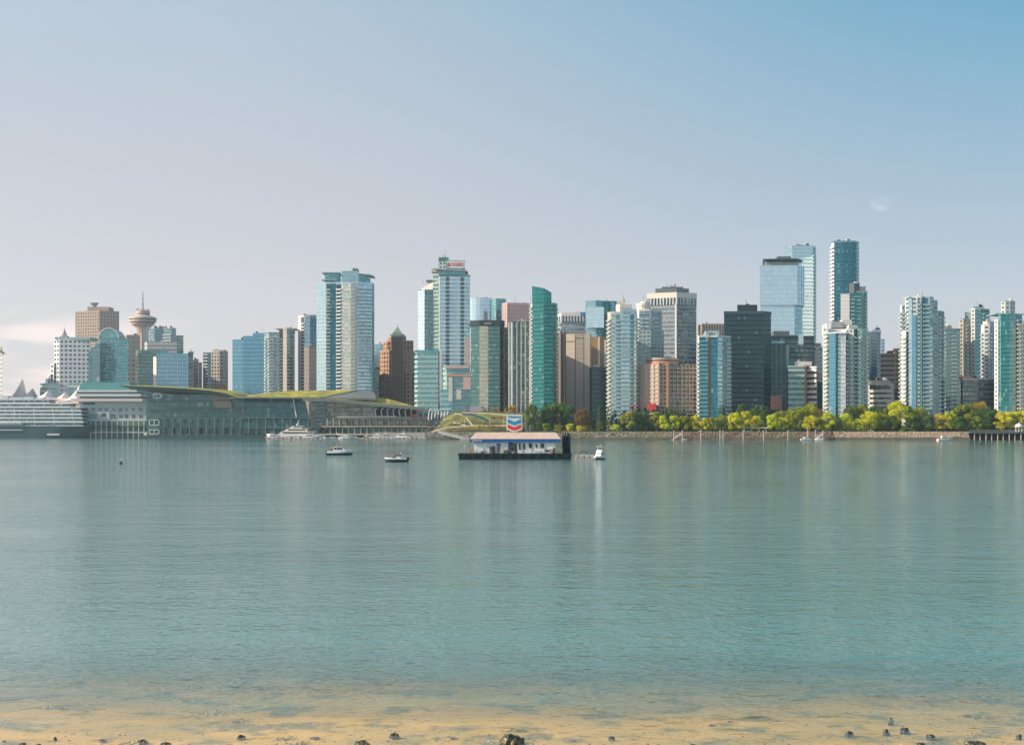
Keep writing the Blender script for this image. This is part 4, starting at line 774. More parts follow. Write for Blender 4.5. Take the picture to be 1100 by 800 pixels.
for a, c_, y0, y1 in ((-4, 4, 424.6, 428.3), (5, 19, 426.4, 428.3), (20, 31, 425.8, 428.3), (33, 41, 426.9, 428.3)):
    m = MB(); m.box(wx(a, Y0) - o[0], wx(c_, Y0) - o[0], 9, 19, wz(y1, Y0), wz(y0, Y0)); put('deck_house', m.mesh('deck_house', SHW), ship)
lb = MB()
n = 12; L0 = 8.5
prof = [(-L0 / 2, .3, .4), (-L0 / 2 + 1, 1.3, 0), (L0 / 2 - 1.5, 1.3, 0), (L0 / 2, .3, .6)]
for k in range(3):
    (xa, wa, za), (xb, wb, zb) = prof[k], prof[k + 1]
    lb.hexa([(xa, -wa * .5, za), (xb, -wb * .5, zb), (xb, wb * .5, zb), (xa, wa * .5, za)], [(xa, -wa, 1.6), (xb, -wb, 1.6), (xb, wb, 1.6), (xa, wa, 1.6)])
lb.hexa([(-3, -1.2, 1.6), (3, -1.2, 1.6), (3, 1.2, 1.6), (-3, 1.2, 1.6)], [(-2.4, -.7, 2.6), (2.2, -.7, 2.6), (2.2, .7, 2.6), (-2.4, .7, 2.6)], 1)
lme = lb.mesh('lifeboat', [SHW, solid('lifeboat_top', (.62, .55, .48))])
for j in range(9): put('lifeboat', lme, ship, (wx(-38 + j * 7.2, Y0) - o[0], .6, wz(456.2, Y0)))
m = MB(); m.box(wx(51, Y0) - o[0], wx(64, Y0) - o[0], -.9, 1.2, wz(467.5, Y0), wz(465.5, Y0)); put('hull_hatch', m.mesh('hull_hatch', SHW), hull)
# --- cruise terminal pier with tent roofs
Y1 = 1055; o = (wx(112, Y1), Y1, 0)
ct = empty('cruise_terminal', o, 'white cruise terminal with terraces, dark windows and pier frames right of the ship', 'terminal')
def cb(name, px0, px1, py0, py1, dy, dep, mat):
    m = MB(); m.box(wx(px0, Y1 + dy) - o[0], wx(px1, Y1 + dy) - o[0], dy, dy + dep, wz(py1, Y1 + dy), wz(py0, Y1 + dy)); return put(name, m.mesh(name, mat), ct)
TW = solid('terminal_white', (.60, .61, .62), .6); TWW = solid('terminal_cream', (.80, .70, .60), .6)
cb('hall', 86, 157, 431, 470, 0, 40, TW); 
for (a, c_, y0, y1, dy, m_) in ((82, 147, 418.6, 421, -3, TW), (82, 149, 421, 422.6, -1.5, DTEAL), (80, 151, 422.8, 425.8, -4, TW), (86, 150, 425.8, 427.6, -1.6, DTEAL), (76, 153, 427.8, 431, -5, solid('terminal_pinkish', (.66, .58, .56)))):
    cb('terrace' if m_ is not DTEAL else 'window_band', a, c_, y0, y1, dy, 34, m_)
m = MB(); a, c_ = wx(84, Y1) - o[0], wx(140, Y1) - o[0]
m.hexa([(a, 0, wz(418.7, Y1)), (c_, 0, wz(418.7, Y1)), (c_, 30, wz(418.7, Y1)), (a, 30, wz(418.7, Y1))], [(a + 2, 8, wz(409.6, Y1)), (c_ - 3, 8, wz(410.5, Y1)), (c_ - 3, 28, wz(410.5, Y1)), (a + 2, 28, wz(409.6, Y1))])
put('teal_roof', m.mesh('teal_roof', solid('teal_roof', (.05, .20, .19), .5)), ct)
wm = MB(); wm.box(0, 3.1, -.25, .1, 0, 2.9); wme = wm.mesh('window', WIN)
for i in range(9):
    for py in (441.4, 448.6): put('window', wme, ct, (wx(90.5 + i * 7.2 + (i % 3) * .5, Y1) - o[0], 0, wz(py, Y1)))
cb('bay', 104, 117.5, 442.5, 451, -1.5, 4, TW); cb('bay_window', 109, 113.5, 443.5, 447.3, -1.7, 1, DTEAL); cb('window_band', 88.5, 103.5, 444.3, 449.3, -.3, 1, LTEAL); cb('window_band', 89, 102, 432, 434.6, -.3, 1, DTEAL)
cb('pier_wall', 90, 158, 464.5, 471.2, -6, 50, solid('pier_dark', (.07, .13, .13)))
for i in range(12):
    q = 91 + i * 5.75; m = MB(); a = wx(q, Y1 - 8) - o[0]; a2 = wx(q + 5.75, Y1 - 8) - o[0]
    m.box(a, a + .5, -8, -7.4, wz(470, Y1), wz(451, Y1)); m.box(a, a2, -8, -7.4, wz(451.6, Y1), wz(451, Y1)); m.box(a, a2, -8, -7.4, wz(458.3, Y1), wz(457.5, Y1)); m.box(a + .5, a2, -8, -7.6, wz(464.6, Y1), wz(463.9, Y1))
    put('pier_frame', m.mesh('pier_frame', STEEL, merge=False), ct)
cb('pier_deck', 88, 158, 457.5, 458.4, -8, 10, GREY)
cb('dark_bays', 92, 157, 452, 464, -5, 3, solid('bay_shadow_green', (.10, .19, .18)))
# white fabric tents
tents = []
def tent(px0, px1, pk, pyb, pyt, Y, label, dep=22):
    oo = (wx((px0 + px1) / 2, Y), Y, wz(pyb, Y)); m = MB(); a, c_, k = wx(px0, Y) - oo[0], wx(px1, Y) - oo[0], wx(pk, Y) - oo[0]; h = wz(pyt, Y) - oo[2]
    n = 6
    def pt(u, v):   # u across (0..1), v depth (0..1): hyperbolic tent
        x = a + (c_ - a) * u; kk = (k - a) / (c_ - a); s_ = (u / kk if u < kk else (1 - u) / max(1e-3, 1 - kk)); z = h * (max(0, s_) ** 1.7) * (1 - abs(2 * v - 1) ** 1.5 * .9)
        return (x, v * dep, z)
    us = sorted(set([i / 10 for i in range(11)] + [(k - a) / (c_ - a)]))
    for i in range(len(us) - 1):
        for j in range(8): m.face([pt(us[i], j / 8), pt(us[i + 1], j / 8), pt(us[i + 1], (j + 1) / 8), pt(us[i], (j + 1) / 8)])
    m.box(a, c_, 0, dep, -2, 0)
    x = put('tent_roof', m.mesh('tent_roof', solid('tent_fabric', (.78, .70, .66), .8)), None, oo); tag(x, label, 'tent roof', 'white tent roofs of the terminal'); return x
tent(1, 21, 19, 430, 406, 1120, 'tallest white tent peak above the ship at the far left'); tent(17, 34, 30, 427, 416.5, 1125, 'small greyish tent peak just right of the tallest one'); tent(30, 56, 48, 428, 418, 1085, 'low cream tent roof in front of the stepped hotel base')
tent(48, 74, 66, 430, 420, 1078, 'cream tent roof left of the terminal terraces'); tent(62, 85, 82, 431, 411.5, 1070, 'cream tent peak touching the teal roof of the terminal')
m = MB(); 
for k in range(3):
    a, c_ = wx(28 + k * 8, 1068), wx(88 - k, 1068); m.box(a, c_, k * 4, 24, wz(437 - k * 3.4, 1068) - GZ, wz(434 - k * 3.4, 1068) - GZ); m.box(a + 1, c_ - 1, k * 4 + 1, 23, (0 if k == 0 else wz(440 - k * 3.4, 1068) - GZ), wz(437 - k * 3.4, 1068) - GZ, 1)
x = put('terrace_block', m.mesh('terrace_block', [TWW, DTEAL], merge=False), None, (0, 1068, GZ)); tag(x, 'cream stepped terraces behind the ship bow', 'building')

# --- convention centre
CG = glass('convention_glass', (.02, .11, .11), (.08, .20, .19), 2.4, 4.2, .16, (.04, .12, .11), metal=.4, blinds=.10, tilt=.015)
CGD = solid('convention_dark', (.025, .075, .075), .5); CEDGE = solid('roof_edge', (.16, .18, .17), .5); 
def meadow(name, a, b, c_, s1, s2):
    g = G(name); t = g.n('TexCoord').outputs['Object']; c = g.mix(g.rng(g.noise(g.scale(t, (1, .5, 1)), s1, 5, .65), .40, .60), a, b); c = g.mix(g.rng(g.noise(t, s2, 4), .54, .68), c, c_)
    g.pbr(c, .95, bump=g.noise(t, 1.5, 4), bstr=.6, bdist=.3); return g.mat
SEDUM = meadow('roof_meadow', (.44, .39, .03), (.20, .21, .03), (.34, .26, .05), .09, .05)
CY = 985; oc = (wx(290, CY), CY, 0)
cc = empty('convention_centre', oc, 'long teal glass waterfront convention centre under sloping meadow roofs', 'building')
def cq(px, py, dy): Y = CY + dy; return (wx(px, Y) - oc[0], dy, wz(py, Y))
def chexa(name, b4, t4, mat): m = MB(); m.hexa([cq(*p) for p in b4], [cq(*p) for p in t4]); return put(name, m.mesh(name, mat), cc)
def cbox(name, px0, px1, py0, py1, dy, dep, mat, lb_=None):
    m = MB(); a, c_ = cq(px0, py1, dy), cq(px1, py0, dy); m.box(a[0], c_[0], dy, dy + dep, a[2], c_[2]); x = put(name, m.mesh(name, mat), cc)
    if lb_: x['label'] = lb_
    return x
cbox('glass_hall', 158, 262, 424, 467, 2, 60, CG); chexa('glass_hall', [(262, 470, -2), (337, 470, -2), (337, 470, 60), (262, 470, 60)], [(262, 426, 2), (327, 427, 2), (327, 427, 60), (262, 426, 60)], CG)
cbox('glass_hall', 337, 350, 428, 470, 3, 50, GL_DG)
for y0, y1, d in ((429.3, 430.2, -.5), (438.2, 439.1, -1.2), (449.0, 449.8, -1.8), (458.8, 459.7, -2.6), (466.2, 467.6, -3.2)): cbox('floor_edge', 157.5, 263, y0, y1, d, 4, solid('floor_edge', (.10, .17, .16)))
for y0, d in ((448.5, -3.4), (458.8, -3.8)): cbox('floor_edge', 263.2, 336, y0, y0 + .9, d, 3, solid('floor_edge', (.10, .17, .16)))
cbox('sea_wall_base', 150, 345, 467.6, 471.6, -5.5, 60, CGD)
bm_ = MB(); bm_.box(0, 9.5, 0, .9, 0, 5.4); bme = bm_.mesh('dock_bay', CGD)
for i in range(12):
    if i != 3: put('dock_bay', bme, cc, (cq(174 + i * 14.2, 466, -3)[0], -3.3, wz(466, CY)))
fm_ = MB(); fm_.box(0, .5, 0, .5, 0, 14)
fme = fm_.mesh('glass_post', solid('post_green', (.16, .26, .25)))
for i in range(18): put('glass_post', fme, cc, (cq(176 + i * 9.1, 449, -3)[0], -3.9, wz(467, CY)))
for i, (a, c_, y0, y1) in enumerate(((160, 171, 450.5, 457), (160, 171, 461, 466.5), (164, 172.5, 422, 428), (172.6, 174, 421.5, 429))):
    m = MB(); A0, A1 = cq(a, y1, -4.5), cq(c_, y0, -4.5); t_ = .55
    m.box(A0[0], A1[0], -4.5, -4, A1[2] - t_, A1[2]); m.box(A0[0], A1[0], -4.5, -4, A0[2], A0[2] + t_); m.box(A0[0], A0[0] + t_, -4.5, -4, A0[2], A1[2]); m.box(A1[0] - t_, A1[0], -4.5, -4, A0[2], A1[2]); m.box((A0[0] + A1[0]) / 2 - .2, (A0[0] + A1[0]) / 2 + .2, -4.5, -4, A0[2], A1[2])
    put('white_frame', m.mesh('white_frame', STEEL, merge=False), cc)
chexa('reflection_patch', [(232, 438, .5), (249.5, 438, .5), (249.5, 438, 6), (232, 438, 6)], [(226, 426, .5), (247, 426.5, .5), (247, 426.5, 6), (226, 426, 6)], solid('tan_reflection', (.40, .29, .20)))  # warm reflection in the hall glass, painted as a tan patch
# roof A : thin lens roof
top = [(128, 413.6), (147, 414.6), (165, 415.4), (200, 417.2), (225, 419.3), (241, 422.2), (254, 426.4)]
bot_ = [(128, 414.2), (147, 419.2), (165, 420.6), (200, 421.6), (225, 423.2), (241, 426.2), (254, 428.2)]
m = MB()
for i in range(len(top) - 1):
    for (dy0, lift) in ((-9, 0),):
        p0, p1, q0, q1 = cq(*top[i], -9), cq(*top[i + 1], -9), cq(*bot_[i], 1), cq(*bot_[i + 1], 1)
        b0, b1 = (p0[0], 62, p0[2] + 2.5), (p1[0], 62, p1[2] + 2.5)
        m.face([q0, q1, p1, p0], 0); m.face([p0, p1, b1, b0], 1); c0, c1 = (p0[0], 62, q0[2] - 1), (p1[0], 62, q1[2] - 1); m.face([c0, c1, q1, q0], 0); m.face([b0, b1, c1, c0], 0)
p0, q0 = cq(*top[0], -9), cq(*bot_[0], 1); m.face([q0, p0, (p0[0], 62, p0[2] + 2.5), (p0[0], 62, q0[2] - 1)], 0)
put('lens_roof', m.mesh('lens_roof', [CEDGE, SEDUM]), cc)
def roof(name, front, back, d0, d1, th=1.1, under=CEDGE, topm=SEDUM):
    m = MB(); n = len(front)
    for i in range(n - 1):
        f0, f1, b0, b1 = cq(*front[i], d0), cq(*front[i + 1], d0), cq(*back[i], d1), cq(*back[i + 1], d1); dn = lambda p, t: (p[0], p[1], p[2] - t)
        m.face([f0, f1, b1, b0], 1); m.face([dn(f0, th), dn(f1, th), f1, f0], 0); m.face([dn(b0, th), dn(b1, th), dn(f1, th), dn(f0, th)], 0); m.face([b0, b1, dn(b1, th), dn(b0, th)], 0)
    f0, b0 = cq(*front[0], d0), cq(*back[0], d1); m.face([f0, b0, dn(b0, th), dn(f0, th)], 0); f0, b0 = cq(*front[-1], d0), cq(*back[-1], d1); m.face([b0, f0, dn(f0, th), dn(b0, th)], 0)
    return put(name, m.mesh(name, [under, topm]), cc)
roof('meadow_roof', [(246, 426.6), (262, 426.2), (300, 426.4), (345, 426.6)], [(262, 425.6), (285, 422.2), (312, 419.6), (385, 418.8)], -8, 55, 1.2)
roof('grey_roof_wedge', [(342, 426.9), (372, 427.2), (404, 427.6)], [(378, 419.6), (390, 420.4), (402, 421)], -6, 52, 1.5, CEDGE, CEDGE)
roof('meadow_roof', [(325, 427.0), (360, 428.6), (400, 432.6), (420, 434.4), (441, 435.8), (461, 439.4)], [(345, 425.6), (372, 426.6), (396, 425.6), (418, 428.6), (436, 433.4), (452, 438)], -9, 45, 2.6)
# leaning post on the glass hall
m = MB(); m.tube(cq(315, 428, -3), cq(318.5, 448, -4), .45, .45, 6); put('leaning_post', m.mesh('leaning_post', STEEL), cc)
# right part: open floors with lit slab edges
cbox('glass_hall', 335, 404, 430, 448, 6, 36, glass('terrace_glass', (.05, .10, .10), (.20, .22, .18), 2.2, 3.6, .2, (.16, .15, .12), blinds=.2)); cbox('glass_hall', 350, 462, 448.4, 458, 3, 36, glass('terrace_glass', (.10, .25, .23), (.24, .38, .34), 2.2, 3.6, .2, (.16, .22, .2), blinds=.25)); cbox('glass_hall', 350, 500, 459, 467, 5, 36, CG); cbox('glass_hall', 404, 458, 437, 447, 14, 26, CGD)
for a, c_, y0, y1, d, mm_ in ((362, 426, 446.6, 448.6, -4, BEIGE), (426, 462, 447.6, 449, -3, GREY), (345, 470, 457.2, 458.6, -3, TANP), (338, 498, 465.6, 467.2, -4, BEIGE), (345, 372, 437.4, 438.4, 1, TANP)): cbox('floor_slab', a, c_, y0, y1, d, 8, mm_)
cbox('sea_wall_base', 345, 505, 467.2, 471.6, 0, 40, solid('rocky_base', (.13, .12, .10)))
rd = random.Random(4)
for i in range(34):
    q = 351 + i * 3.3; y0, y1 = ((459, 465.6) if i % 2 else (449, 457.2)) if q < 460 else (459, 465.6); m = MB(); a = cq(q, y1, -1.5); m.box(a[0], a[0] + .5, -1.5, -1, a[2], cq(q, y0, -1.5)[2]); put('column', m.mesh('column', OFFW if rd.random() < .5 else TANP), cc)
for i in range(9):   # bent white columns under the meadow roof tip
    q = 404 + i * 6.4; m = MB(); z0 = cq(q, 447.4, -3); z1 = cq(q - 1.1, 440.4, -4.5); z2 = cq(q + 1.9, 437.6 + i * .12, -6)
    m.tube(z0, z1, .42, .38, 6); m.tube(z1, z2, .38, .3, 6); put('bent_column', m.mesh('bent_column', STEEL), cc)
for i in range(7):
    q = 462 + i * 3.4; m = MB(); m.tube(cq(q - 2, 451 - i * .6, -12), cq(q - 1, 442 - i * .3, -12), .42, .38, 6); m.tube(cq(q - 1, 442 - i * .3, -12), cq(q + 1.6, 438.6, -13), .38, .3, 6); put('bent_column', m.mesh('bent_column', STEEL), cc)
cbox('terrace_awning', 441, 448.2, 445.2, 447, -6, 3, RED, 'small red awning on the terrace')
# terrace clutter people-scale dots left out ; stair ramp
for (a, y0, c_, y1, w_) in ((456, 462.5, 483, 443.5, 1.2), (460, 464, 487, 444.5, .9), (452, 458, 474, 443, .7)):
    m = MB(); A0, A1 = cq(a, y0, -16), cq(c_, y1, -12); m.hexa([(A0[0], -16, A0[2] - w_), (A1[0], -12, A1[2] - w_), (A1[0], -8, A1[2] - w_), (A0[0], -12, A0[2] - w_)], [(A0[0], -16, A0[2]), (A1[0], -12, A1[2]), (A1[0], -8, A1[2]), (A0[0], -12, A0[2])])
    put('stair_ramp', m.mesh('stair_ramp', TANP), cc)
# --- sloping waterfront park
PG = meadow('park_meadow', (.24, .23, .05), (.08, .10, .025), (.20, .13, .05), .10, .06)
m = MB()
def pk(px, py, Y): return W(px, py, Y)
rows = [(846, [(462, 466.4), (480, 462.8), (500, 461.6), (525, 461), (552, 460.6)]), (880, [(468, 460), (482, 456.8), (500, 456.2), (525, 456), (552, 455.5)]), (910, [(476, 450.5), (487, 447.4), (502, 446.8), (525, 446.6), (552, 447)]), (935, [(484, 444), (492, 442.4), (505, 442.0), (525, 442.4), (552, 443.2)])]
for j in range(3):
    for i in range(4):
        (Ya, ra), (Yb, rb) = rows[j], rows[j + 1]; m.face([pk(*ra[i], Ya), pk(*ra[i + 1], Ya), pk(*rb[i + 1], Yb), pk(*rb[i], Yb)])
for i in range(4):
    Ya, ra = rows[0]; a, c_ = pk(*ra[i], Ya), pk(*ra[i + 1], Ya); m.face([(a[0], Ya, 3), (c_[0], Ya, 3), c_, a]); Yb, rb = rows[-1]; a, c_ = pk(*rb[i], Yb), pk(*rb[i + 1], Yb); m.face([(c_[0], Yb, 3), (a[0], Yb, 3), a, c_])
for k in (0, 4):
    pts = [pk(*r[k], Y) for Y, r in rows]; q = [(p[0], p[1], 3) for p in pts]; f = pts + q[::-1]; m.face(f if k == 4 else f[::-1])
put('park_slope', m.mesh('park_slope', PG), kind='structure')
def slope(px, v, up=0.):
    v = max(0, min(2.999, v)); j = int(v); f = v - j
    def row(r):
        for (a, b_) in zip(r[:-1], r[1:]):
            if px <= b_[0]: return a[1] + (b_[1] - a[1]) * max(0, (px - a[0]) / (b_[0] - a[0]))
        return r[-1][1]
    Ya, Yb = rows[j][0], rows[j + 1][0]; Y = Ya + (Yb - Ya) * f; py = row(rows[j][1]) + (row(rows[j + 1][1]) - row(rows[j][1])) * f
    return Vector((wx(px, Y), Y, wz(py, Y) + up))
def band(name, pts, h, wd, mat, label=None, cat=None):
    m = MB()
    for (p, v), (q, w_) in zip(pts[:-1], pts[1:]):
        a, c_ = slope(p, v), slope(q, w_); a2, c2 = slope(p, v + wd), slope(q, w_ + wd); U = Vector((0, 0, h)); D = Vector((0, 0, .8)); m.hexa([a - D, c_ - D, c2 - D, a2 - D], [a + U, c_ + U, c2 + U, a2 + U])
    x = put(name, m.mesh(name, mat, merge=False)); return tag(x, label, cat) if label else tag(x, kind='structure')
def leafband(name, pts, h, wd, cols, n, label, seed, parent=None, ls=.32):
    """hedge of many small leaf faces standing on the slope"""
    rd = random.Random(seed); m = MB(); tot = sum((slope(*b_) - slope(*a)).length for a, b_ in zip(pts[:-1], pts[1:]))
    for a, b_ in zip(pts[:-1], pts[1:]):
        A_, B__ = slope(*a), slope(*b_); k = int(n * (B__ - A_).length / tot)
        for i in range(k):
            u = rd.random(); p = A_.lerp(B__, u); hh = h * (.65 + .35 * math.sin(p.x * .9 + math.sin(p.x * .31) * 3)); p += Vector((rd.gauss(0, .3), rd.uniform(0, wd), rd.random() ** .6 * hh)); nn = Vector((rd.gauss(0, 1), rd.gauss(-.4, 1), rd.gauss(.4, 1))).normalized(); t = nn.orthogonal().normalized() * ls * rd.uniform(.6, 1.4); b2 = nn.cross(t) * .7
            m.face([p - t, p - b2, p + t, p + b2], rd.randrange(len(cols)))
    x = put(name, m.mesh(name, cols, merge=False)); return tag(x, label, name.replace('_', ' '))
OLV = [solid('hedge_olive', (.16, .16, .04), .95), solid('hedge_green', (.08, .11, .03), .95), solid('hedge_yellow', (.36, .32, .05), .95)]; ORS = [solid('orange_shrub', (.60, .32, .05), .95), solid('amber_shrub', (.48, .34, .06), .95), solid('brown_shrub', (.30, .16, .05), .95)]
band('footpath', [(463, .25), (480, .5), (500, .62), (549, .62)], .25, .14, BEIGE); band('footpath', [(488, 2.7), (495, 2.3), (503, 1.5), (508, .8)], .3, .12, BEIGE); band('footpath', [(498, 2.75), (520, 2.6), (549, 2.2)], .3, .1, BEIGE); band('footpath', [(476, 2.0), (489, 1.2), (500, .9)], .3, .1, BEIGE)
band('park_pavilion', [(497, 2.15), (508, 1.95), (519, 1.5), (524, 1.15)], .5, .35, CGD, 'dark sunken pavilion opening in the park slope', 'pavilion')
leafband('shrub_border', [(499, .35), (520, .3), (549, .3)], 2.4, 3.5, ORS, 1500, 'long orange brown shrub border behind the fuel barge', 1)
leafband('hedge', [(465, .05), (485, .12), (549, .1)], 1.6, 2.5, OLV, 1600, 'low olive hedge along the foot of the park slope', 2); leafband('hedge', [(480, 1.0), (492, .95), (500, 1.1)], 1.8, 4, OLV, 700, 'short green hedge at the left shoulder of the park slope', 3)
leafband('hedge', [(524, 1.7), (549, 1.75)], 1.8, 6, OLV, 900, 'olive hedge across the upper right of the park slope', 4); leafband('hedge', [(489, 2.85), (503, 2.9), (549, 2.9)], 1.2, 3, [OLV[2], OLV[0]], 1000, 'yellowish grass edge along the top of the park slope', 5); leafband('hedge', [(505, 1.2), (530, .95), (549, 1.0)], 1.5, 4, [OLV[1], OLV[0]], 900, 'dark green hedge in the middle of the park slope', 6)
m = MB(); m.hexa([W(505, 443.5, 950), W(518, 443.5, 950), W(518, 443.5, 960), W(505, 443.5, 960)], [W(505, 436.2, 950), W(517, 435.6, 950), W(517, 435.6, 960), W(505, 436.2, 960)])
x = put('kiosk', m.mesh('kiosk', solid('lilac_panel', (.42, .40, .46)))); tag(x, 'small lilac grey kiosk on top of the park slope', 'kiosk')
# --- sea walls and shore
STONE = stone('shore_stone', (.10, .085, .065), (.34, .28, .21), (.20, .17, .09)); STD = solid('wet_stone', (.085, .085, .065), .9, var=.4, sc=.5)
def seawall(name, px0, px1, Y, zt, lean, label, m_=STONE):
    o_ = (wx((px0 + px1) / 2, Y), Y, 0); m = MB(); n = int((wx(px1, Y) - wx(px0, Y)) / 4); rd = random.Random(int(px0)); g0 = []
    for i in range(n + 1):
        x = wx(px0, Y) + (wx(px1, Y) - wx(px0, Y)) * i / n - o_[0]; g0.append([(x, -lean - 1 + rd.uniform(-.3, .3), -1), (x, -lean * .6 + rd.uniform(-.3, .3), zt * .32), (x, -lean * .3 + rd.uniform(-.2, .2), zt * .68), (x, 0, zt), (x, 3, zt)])
    for i in range(n):
        for k in range(4): m.face([g0[i][k], g0[i + 1][k], g0[i + 1][k + 1], g0[i][k + 1]], 1 if k == 0 else 0)
    x = put(name, m.mesh(name, [m_, STD]), None, o_); return tag(x, label, 'sea wall', 'sea walls along the far shore')
seawall('sea_wall', 604, 722, 826, 5.6, 3, 'grey brown stone sea wall below the dark conifers'); seawall('sea_wall', 722, 895, 826, 5.6, 2.2, 'reddish brown stone sea wall behind the marina piles', stone('red_stone', (.10, .06, .045), (.34, .20, .14), (.20, .17, .10))); seawall('sea_wall', 895, 1040, 825, 5.7, 5, 'sunlit sandy stone bank left of the dark pier', stone('sandy_stone', (.22, .15, .10), (.52, .38, .27), (.38, .27, .18)))
seawall('sea_wall', 1040, 1180, 836, 5.2, 1, 'dark recessed sea wall under the pier deck', STD); seawall('sea_wall', 459, 604, 838, 5.6, 3, 'grey sea wall below the park slope, left of the conifers', stone('grey_stone', (.10, .10, .085), (.32, .30, .26), (.16, .17, .10)))
# pier on the right with gazebo
o = (wx(1100, 826), 826, 0); pr = empty('pier', o, 'dark timber pier on pale posts at the right edge', 'pier')
m = MB(); m.box(wx(1037, 826) - o[0], wx(1185, 826) - o[0], -7, 9, 4.6, 5.7); put('pier_deck', m.mesh('pier_deck', DGREY), pr)
pm = MB(); pm.tube((0, 0, -1.5), (0, 0, 4.6), .38, .38, 8); pme = pm.mesh('pier_post', TANP)
for i in range(22): put('pier_post', pme, pr, (wx(1043 + i * 6.2, 826) - o[0], -6.3 + (i % 2) * .4, 0), rz=.1 * i)
m = MB(); m.box(wx(1037, 826) - o[0], wx(1185, 826) - o[0], -6.95, -6.85, 6.6, 6.72)
for i in range(52): xx = wx(1037.2 + i * 2.8, 826) - o[0]; m.box(xx, xx + .1, -6.97, -6.83, 5.7, 6.65)
put('railing', m.mesh('railing', OFFW, merge=False), pr)
m = MB(); m.box(wx(1037, 826) - o[0], wx(1185, 826) - o[0], -3, 6, .1, 1.2); put('cross_beam', m.mesh('cross_beam', BLACKM), pr)
o = (wx(1094.5, 827), 827, 5.7); gz = empty('gazebo', o, 'small white domed gazebo standing on the pier', 'gazebo')
m = MB(); m.lathe(0, 0, [(2.6, 3.1), (2.7, 3.3), (2.5, 4.1), (1.9, 4.9), (1.0, 5.4), (.25, 5.6), (.2, 6.2), (0, 6.3)], 20); put('dome', m.mesh('dome', WHITE), gz)
cm_ = MB(); cm_.tube((0, 0, 0), (0, 0, 3.2), .16, .16, 8); cme = cm_.mesh('column', WHITE)
for i in range(6): put('column', cme, gz, (2.2 * math.cos(i * 1.047), 2.2 * math.sin(i * 1.047), 0))
m = MB(); m.lathe(0, 0, [(2.7, -.05), (2.7, .15), (0, .15)], 20); put('floor', m.mesh('floor', GREY), gz)
# mooring piles
pm = MB(); pm.tube((0, 0, -1.5), (0, 0, 6.2), .38, .35, 10); pm.lathe(0, 0, [(.42, 6.1), (.38, 6.4), (0, 6.9)], 10); pme = pm.mesh('mooring_pile', solid('pale_pile', (.40, .35, .29)))
NM = {724: 'left of the pale gangway foot at the marina', 733: 'at the top of the pale marina gangway', 753: 'alone on the marina float, second gap right of the gangway', 773.5: 'left one of the close pair in the middle of the float', 776.8: 'right one of the close pair in the middle of the float', 798.5: 'under the bright twin yellow trees', 820.3: 'below the sunlit picnic shelter', 846.5: 'alone right of the picnic shelter', 868: 'just left of the small moored sailboat mast', 876: 'behind the small moored sailboat', 884: 'beside the stone ramp at the right end of the float'}
for q, t_ in NM.items(): tag(put('mooring_pile', pme, None, (wx(q, 815), 815, 0)), 'pale mooring pile ' + t_, 'pile', 'mooring piles along the marina float')
m = MB(); a, c_ = wx(722, 817), wx(880, 817); oo = ((a + c_) / 2, 817, 0)
m.box(a - oo[0], c_ - oo[0], -.8, 2.4, -.3, .55); 
for i in range(40): xx = a - oo[0] + (c_ - a) * (i + .5) / 40; m.box(xx - .9, xx + .9, -.86, -.8, .1, .5, 1)
x = put('marina_float', m.mesh('marina_float', [TANP, DBROWN], merge=False), None, oo); tag(x, 'long low floating dock in front of the reddish sea wall', 'dock')
def gangway(pa, pb, Ya, Yb, label, mat=OFFW):
    a, c_ = Vector(W(*pa, Ya)), Vector(W(*pb, Yb)); o_ = (a + c_) / 2; a -= o_; c_ -= o_; m = MB(); sd = Vector((0, 1.1, 0)); up = Vector((0, 0, 1.1))
    m.hexa([a - sd - up * .2, c_ - sd - up * .2, c_ + sd - up * .2, a + sd - up * .2], [a - sd, c_ - sd, c_ + sd, a + sd])
    for s_ in (-1, 1):
        m.tube(a + sd * s_ + up, c_ + sd * s_ + up, .12, .12, 5)
        for i in range(9): p = a.lerp(c_, i / 8) + sd * s_; m.tube(p, p + up, .07, .07, 4)
        for i in range(8): m.tube(a.lerp(c_, i / 8) + sd * s_, a.lerp(c_, (i + 1) / 8) + sd * s_ + up, .06, .06, 4)
    x = put('gangway', m.mesh('gangway', mat, merge=False), None, tuple(o_)); return tag(x, label, 'gangway', 'gangways down to the docks')
gangway((723.5, 471.6), (733, 466), 817, 822, 'pale marina gangway sloping up at the left end of the float'); gangway((876, 471.5), (885, 466), 818, 823, 'short pale ramp beside the small moored sailboat'); gangway((471, 464.6), (499, 471.6), 835, 818, 'long white gangway sloping down towards the fuel barge'); gangway((362, 466.8), (392, 473.4), 958, 935, 'pinkish gangway going down to the left hand boats', solid('pinkish_rail', (.62, .45, .42)))
m = MB(); oo = (wx(505, 815), 815, 0); m.box(-7, 7, -1, 4, -.3, .7); m.box(-4.5, -1, 0, 3, .7, 3.1, 1); m.box(1, 5, 0, 2.5, .7, 2.6, 2); m.box(-4.8, -.7, -.3, 3.3, 3.1, 3.4, 2)
x = put('dock', m.mesh('dock', [GREY, solid('pinkish_shed', (.6, .42, .42)), OFFW], merge=False), None, oo); tag(x, 'small dock with pinkish shed at the foot of the long white gangway', 'dock')
